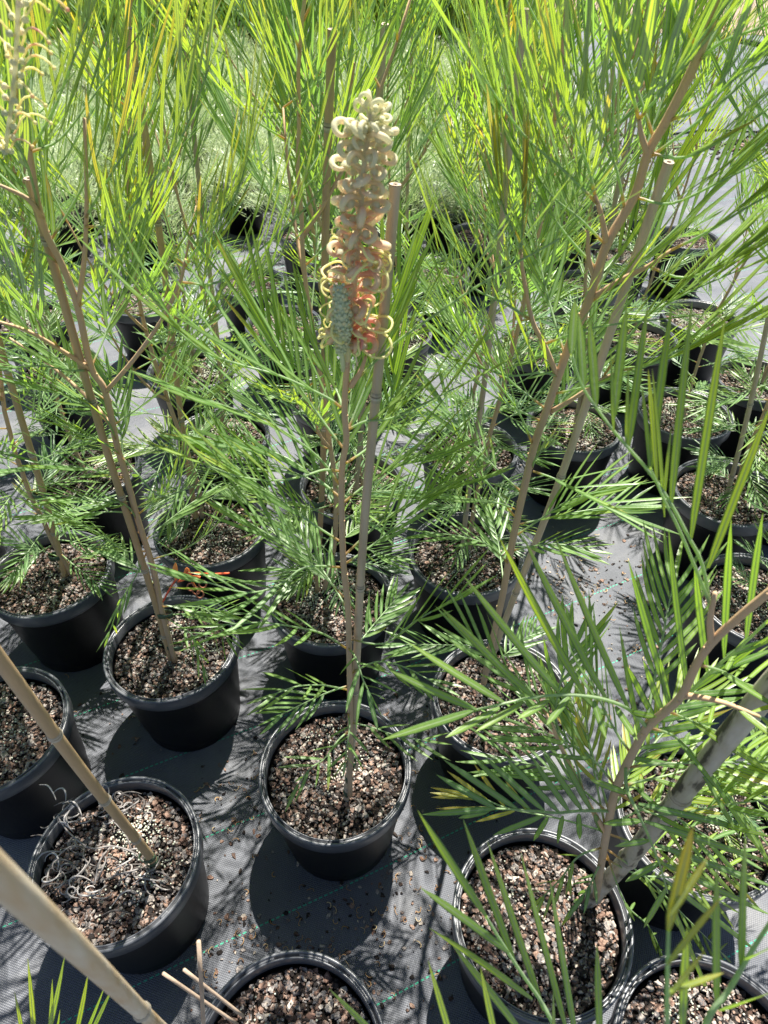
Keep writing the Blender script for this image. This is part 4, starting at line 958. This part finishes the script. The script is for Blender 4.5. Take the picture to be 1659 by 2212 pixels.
y = 3.55; j = 0
while y < 7.5:
    x = -3.4 * (y / 7.5) - .5 + (j % 2) * .2
    while x < 1.0 + .08 * (y - 3.5):
        if rng.random() < .95: silver(x + rng.uniform(-.05, .05), y + rng.uniform(-.05, .05), rng.uniform(.85, 1.15))
        x += .44
    y += .42; j += 1
# far bright shrubs
def bushy(seed, n=2600, H=1.0, R=.3):
    r = random.Random(seed); mb = MB()
    cl_ = [(r.gauss(0, R * .45), r.gauss(0, R * .45), r.uniform(.25, H * .8)) for _ in range(38)]
    for i in range(n):
        cx, cy, cz = cl_[i % 38]; o_ = V((cx, cy, 0))
        p = V((cx + r.gauss(0, .03), cy + r.gauss(0, .03), cz + r.gauss(0, .05)))
        d = nv(V((cx * 1.6 + r.gauss(0, .25), cy * 1.6 + r.gauss(0, .25), .9)))
        blade(mb, p, d, r.uniform(.08, .19), .009, nv(V((r.gauss(0, .5), -.6 + r.gauss(0, .5), .7))), V((0, 0, .06)), r.uniform(.1, 1), 2, 2)
    for k in range(9):
        cx, cy, cz = cl_[k]; tube(mb, [V((0, 0, .18)), V((cx * .4, cy * .4, .2 + cz * .5)), V((cx, cy, cz))], .004, .2, 5, False)
    return mb
BP = []
for s in range(4):
    o = bushy(40 + s).build('foliage', M_bright); sc.collection.objects.unlink(o); BP.append(o.data)
y = 8.15; j = 0
while y < 13.6:
    x = -5.6
    while x < (1.5 if y > 9 else 1.2) :
        o = bpy.data.objects.new('bright_shrub', BP[rng.randrange(4)]); link(o); o.location = (x + rng.uniform(-.06, .06), y + rng.uniform(-.06, .06), 0); o.rotation_euler.z = rng.uniform(0, 6.28); o.scale = [rng.uniform(1.0, 1.35)] * 3
        tag(o, 'bushy yellow green shrub in the far rows at the top of the picture', 'shrub', 'far bright shrubs')
        simple_pot(o.location.x, o.location.y, 'black pot of the far rows under a yellow green shrub', 'pots of the far rows', 1.35)
        x += .56
    y += .85; j += 1

# ---------------------------------------------------------------- far hoses and stone
def hose(L, r_, label, z=.03):
    pts = smooth_path([GZ(x, y_, z) for x, y_ in L], 6); P0 = pts[0]; mb = MB(); tube(mb, [p - P0 for p in pts], r_, .5, 10, True)
    o = mb.build('irrigation_hose', M_hose); o.location = P0; tag(o, label, 'hose', 'black irrigation hoses')
hose([(1250, 20), (1340, 34), (1420, 40), (1480, 56), (1560, 78), (1680, 102), (1800, 125)], .028, 'upper black hose lying between pinkish dirt and ground cloth')
hose([(1180, 55), (1300, 56), (1390, 58), (1440, 56), (1480, 54)], .026, 'lower black hose joining the upper one near a stone')
hose([(1340, 292), (1400, 291), (1460, 288), (1540, 280), (1640, 285)], .008, 'thin black line lying across the sunny ground cloth', .01)
mb = MB(); 
for j in range(3): chip(mb, V((.02 * j, .01 * j, .03)), .1 - .02 * j, rng, .6, .5)
o = mb.build('stone', M_chip); o.location = GZ(1425, 46, 0); tag(o, 'small pinkish stone lying between the two far hoses', 'stone')
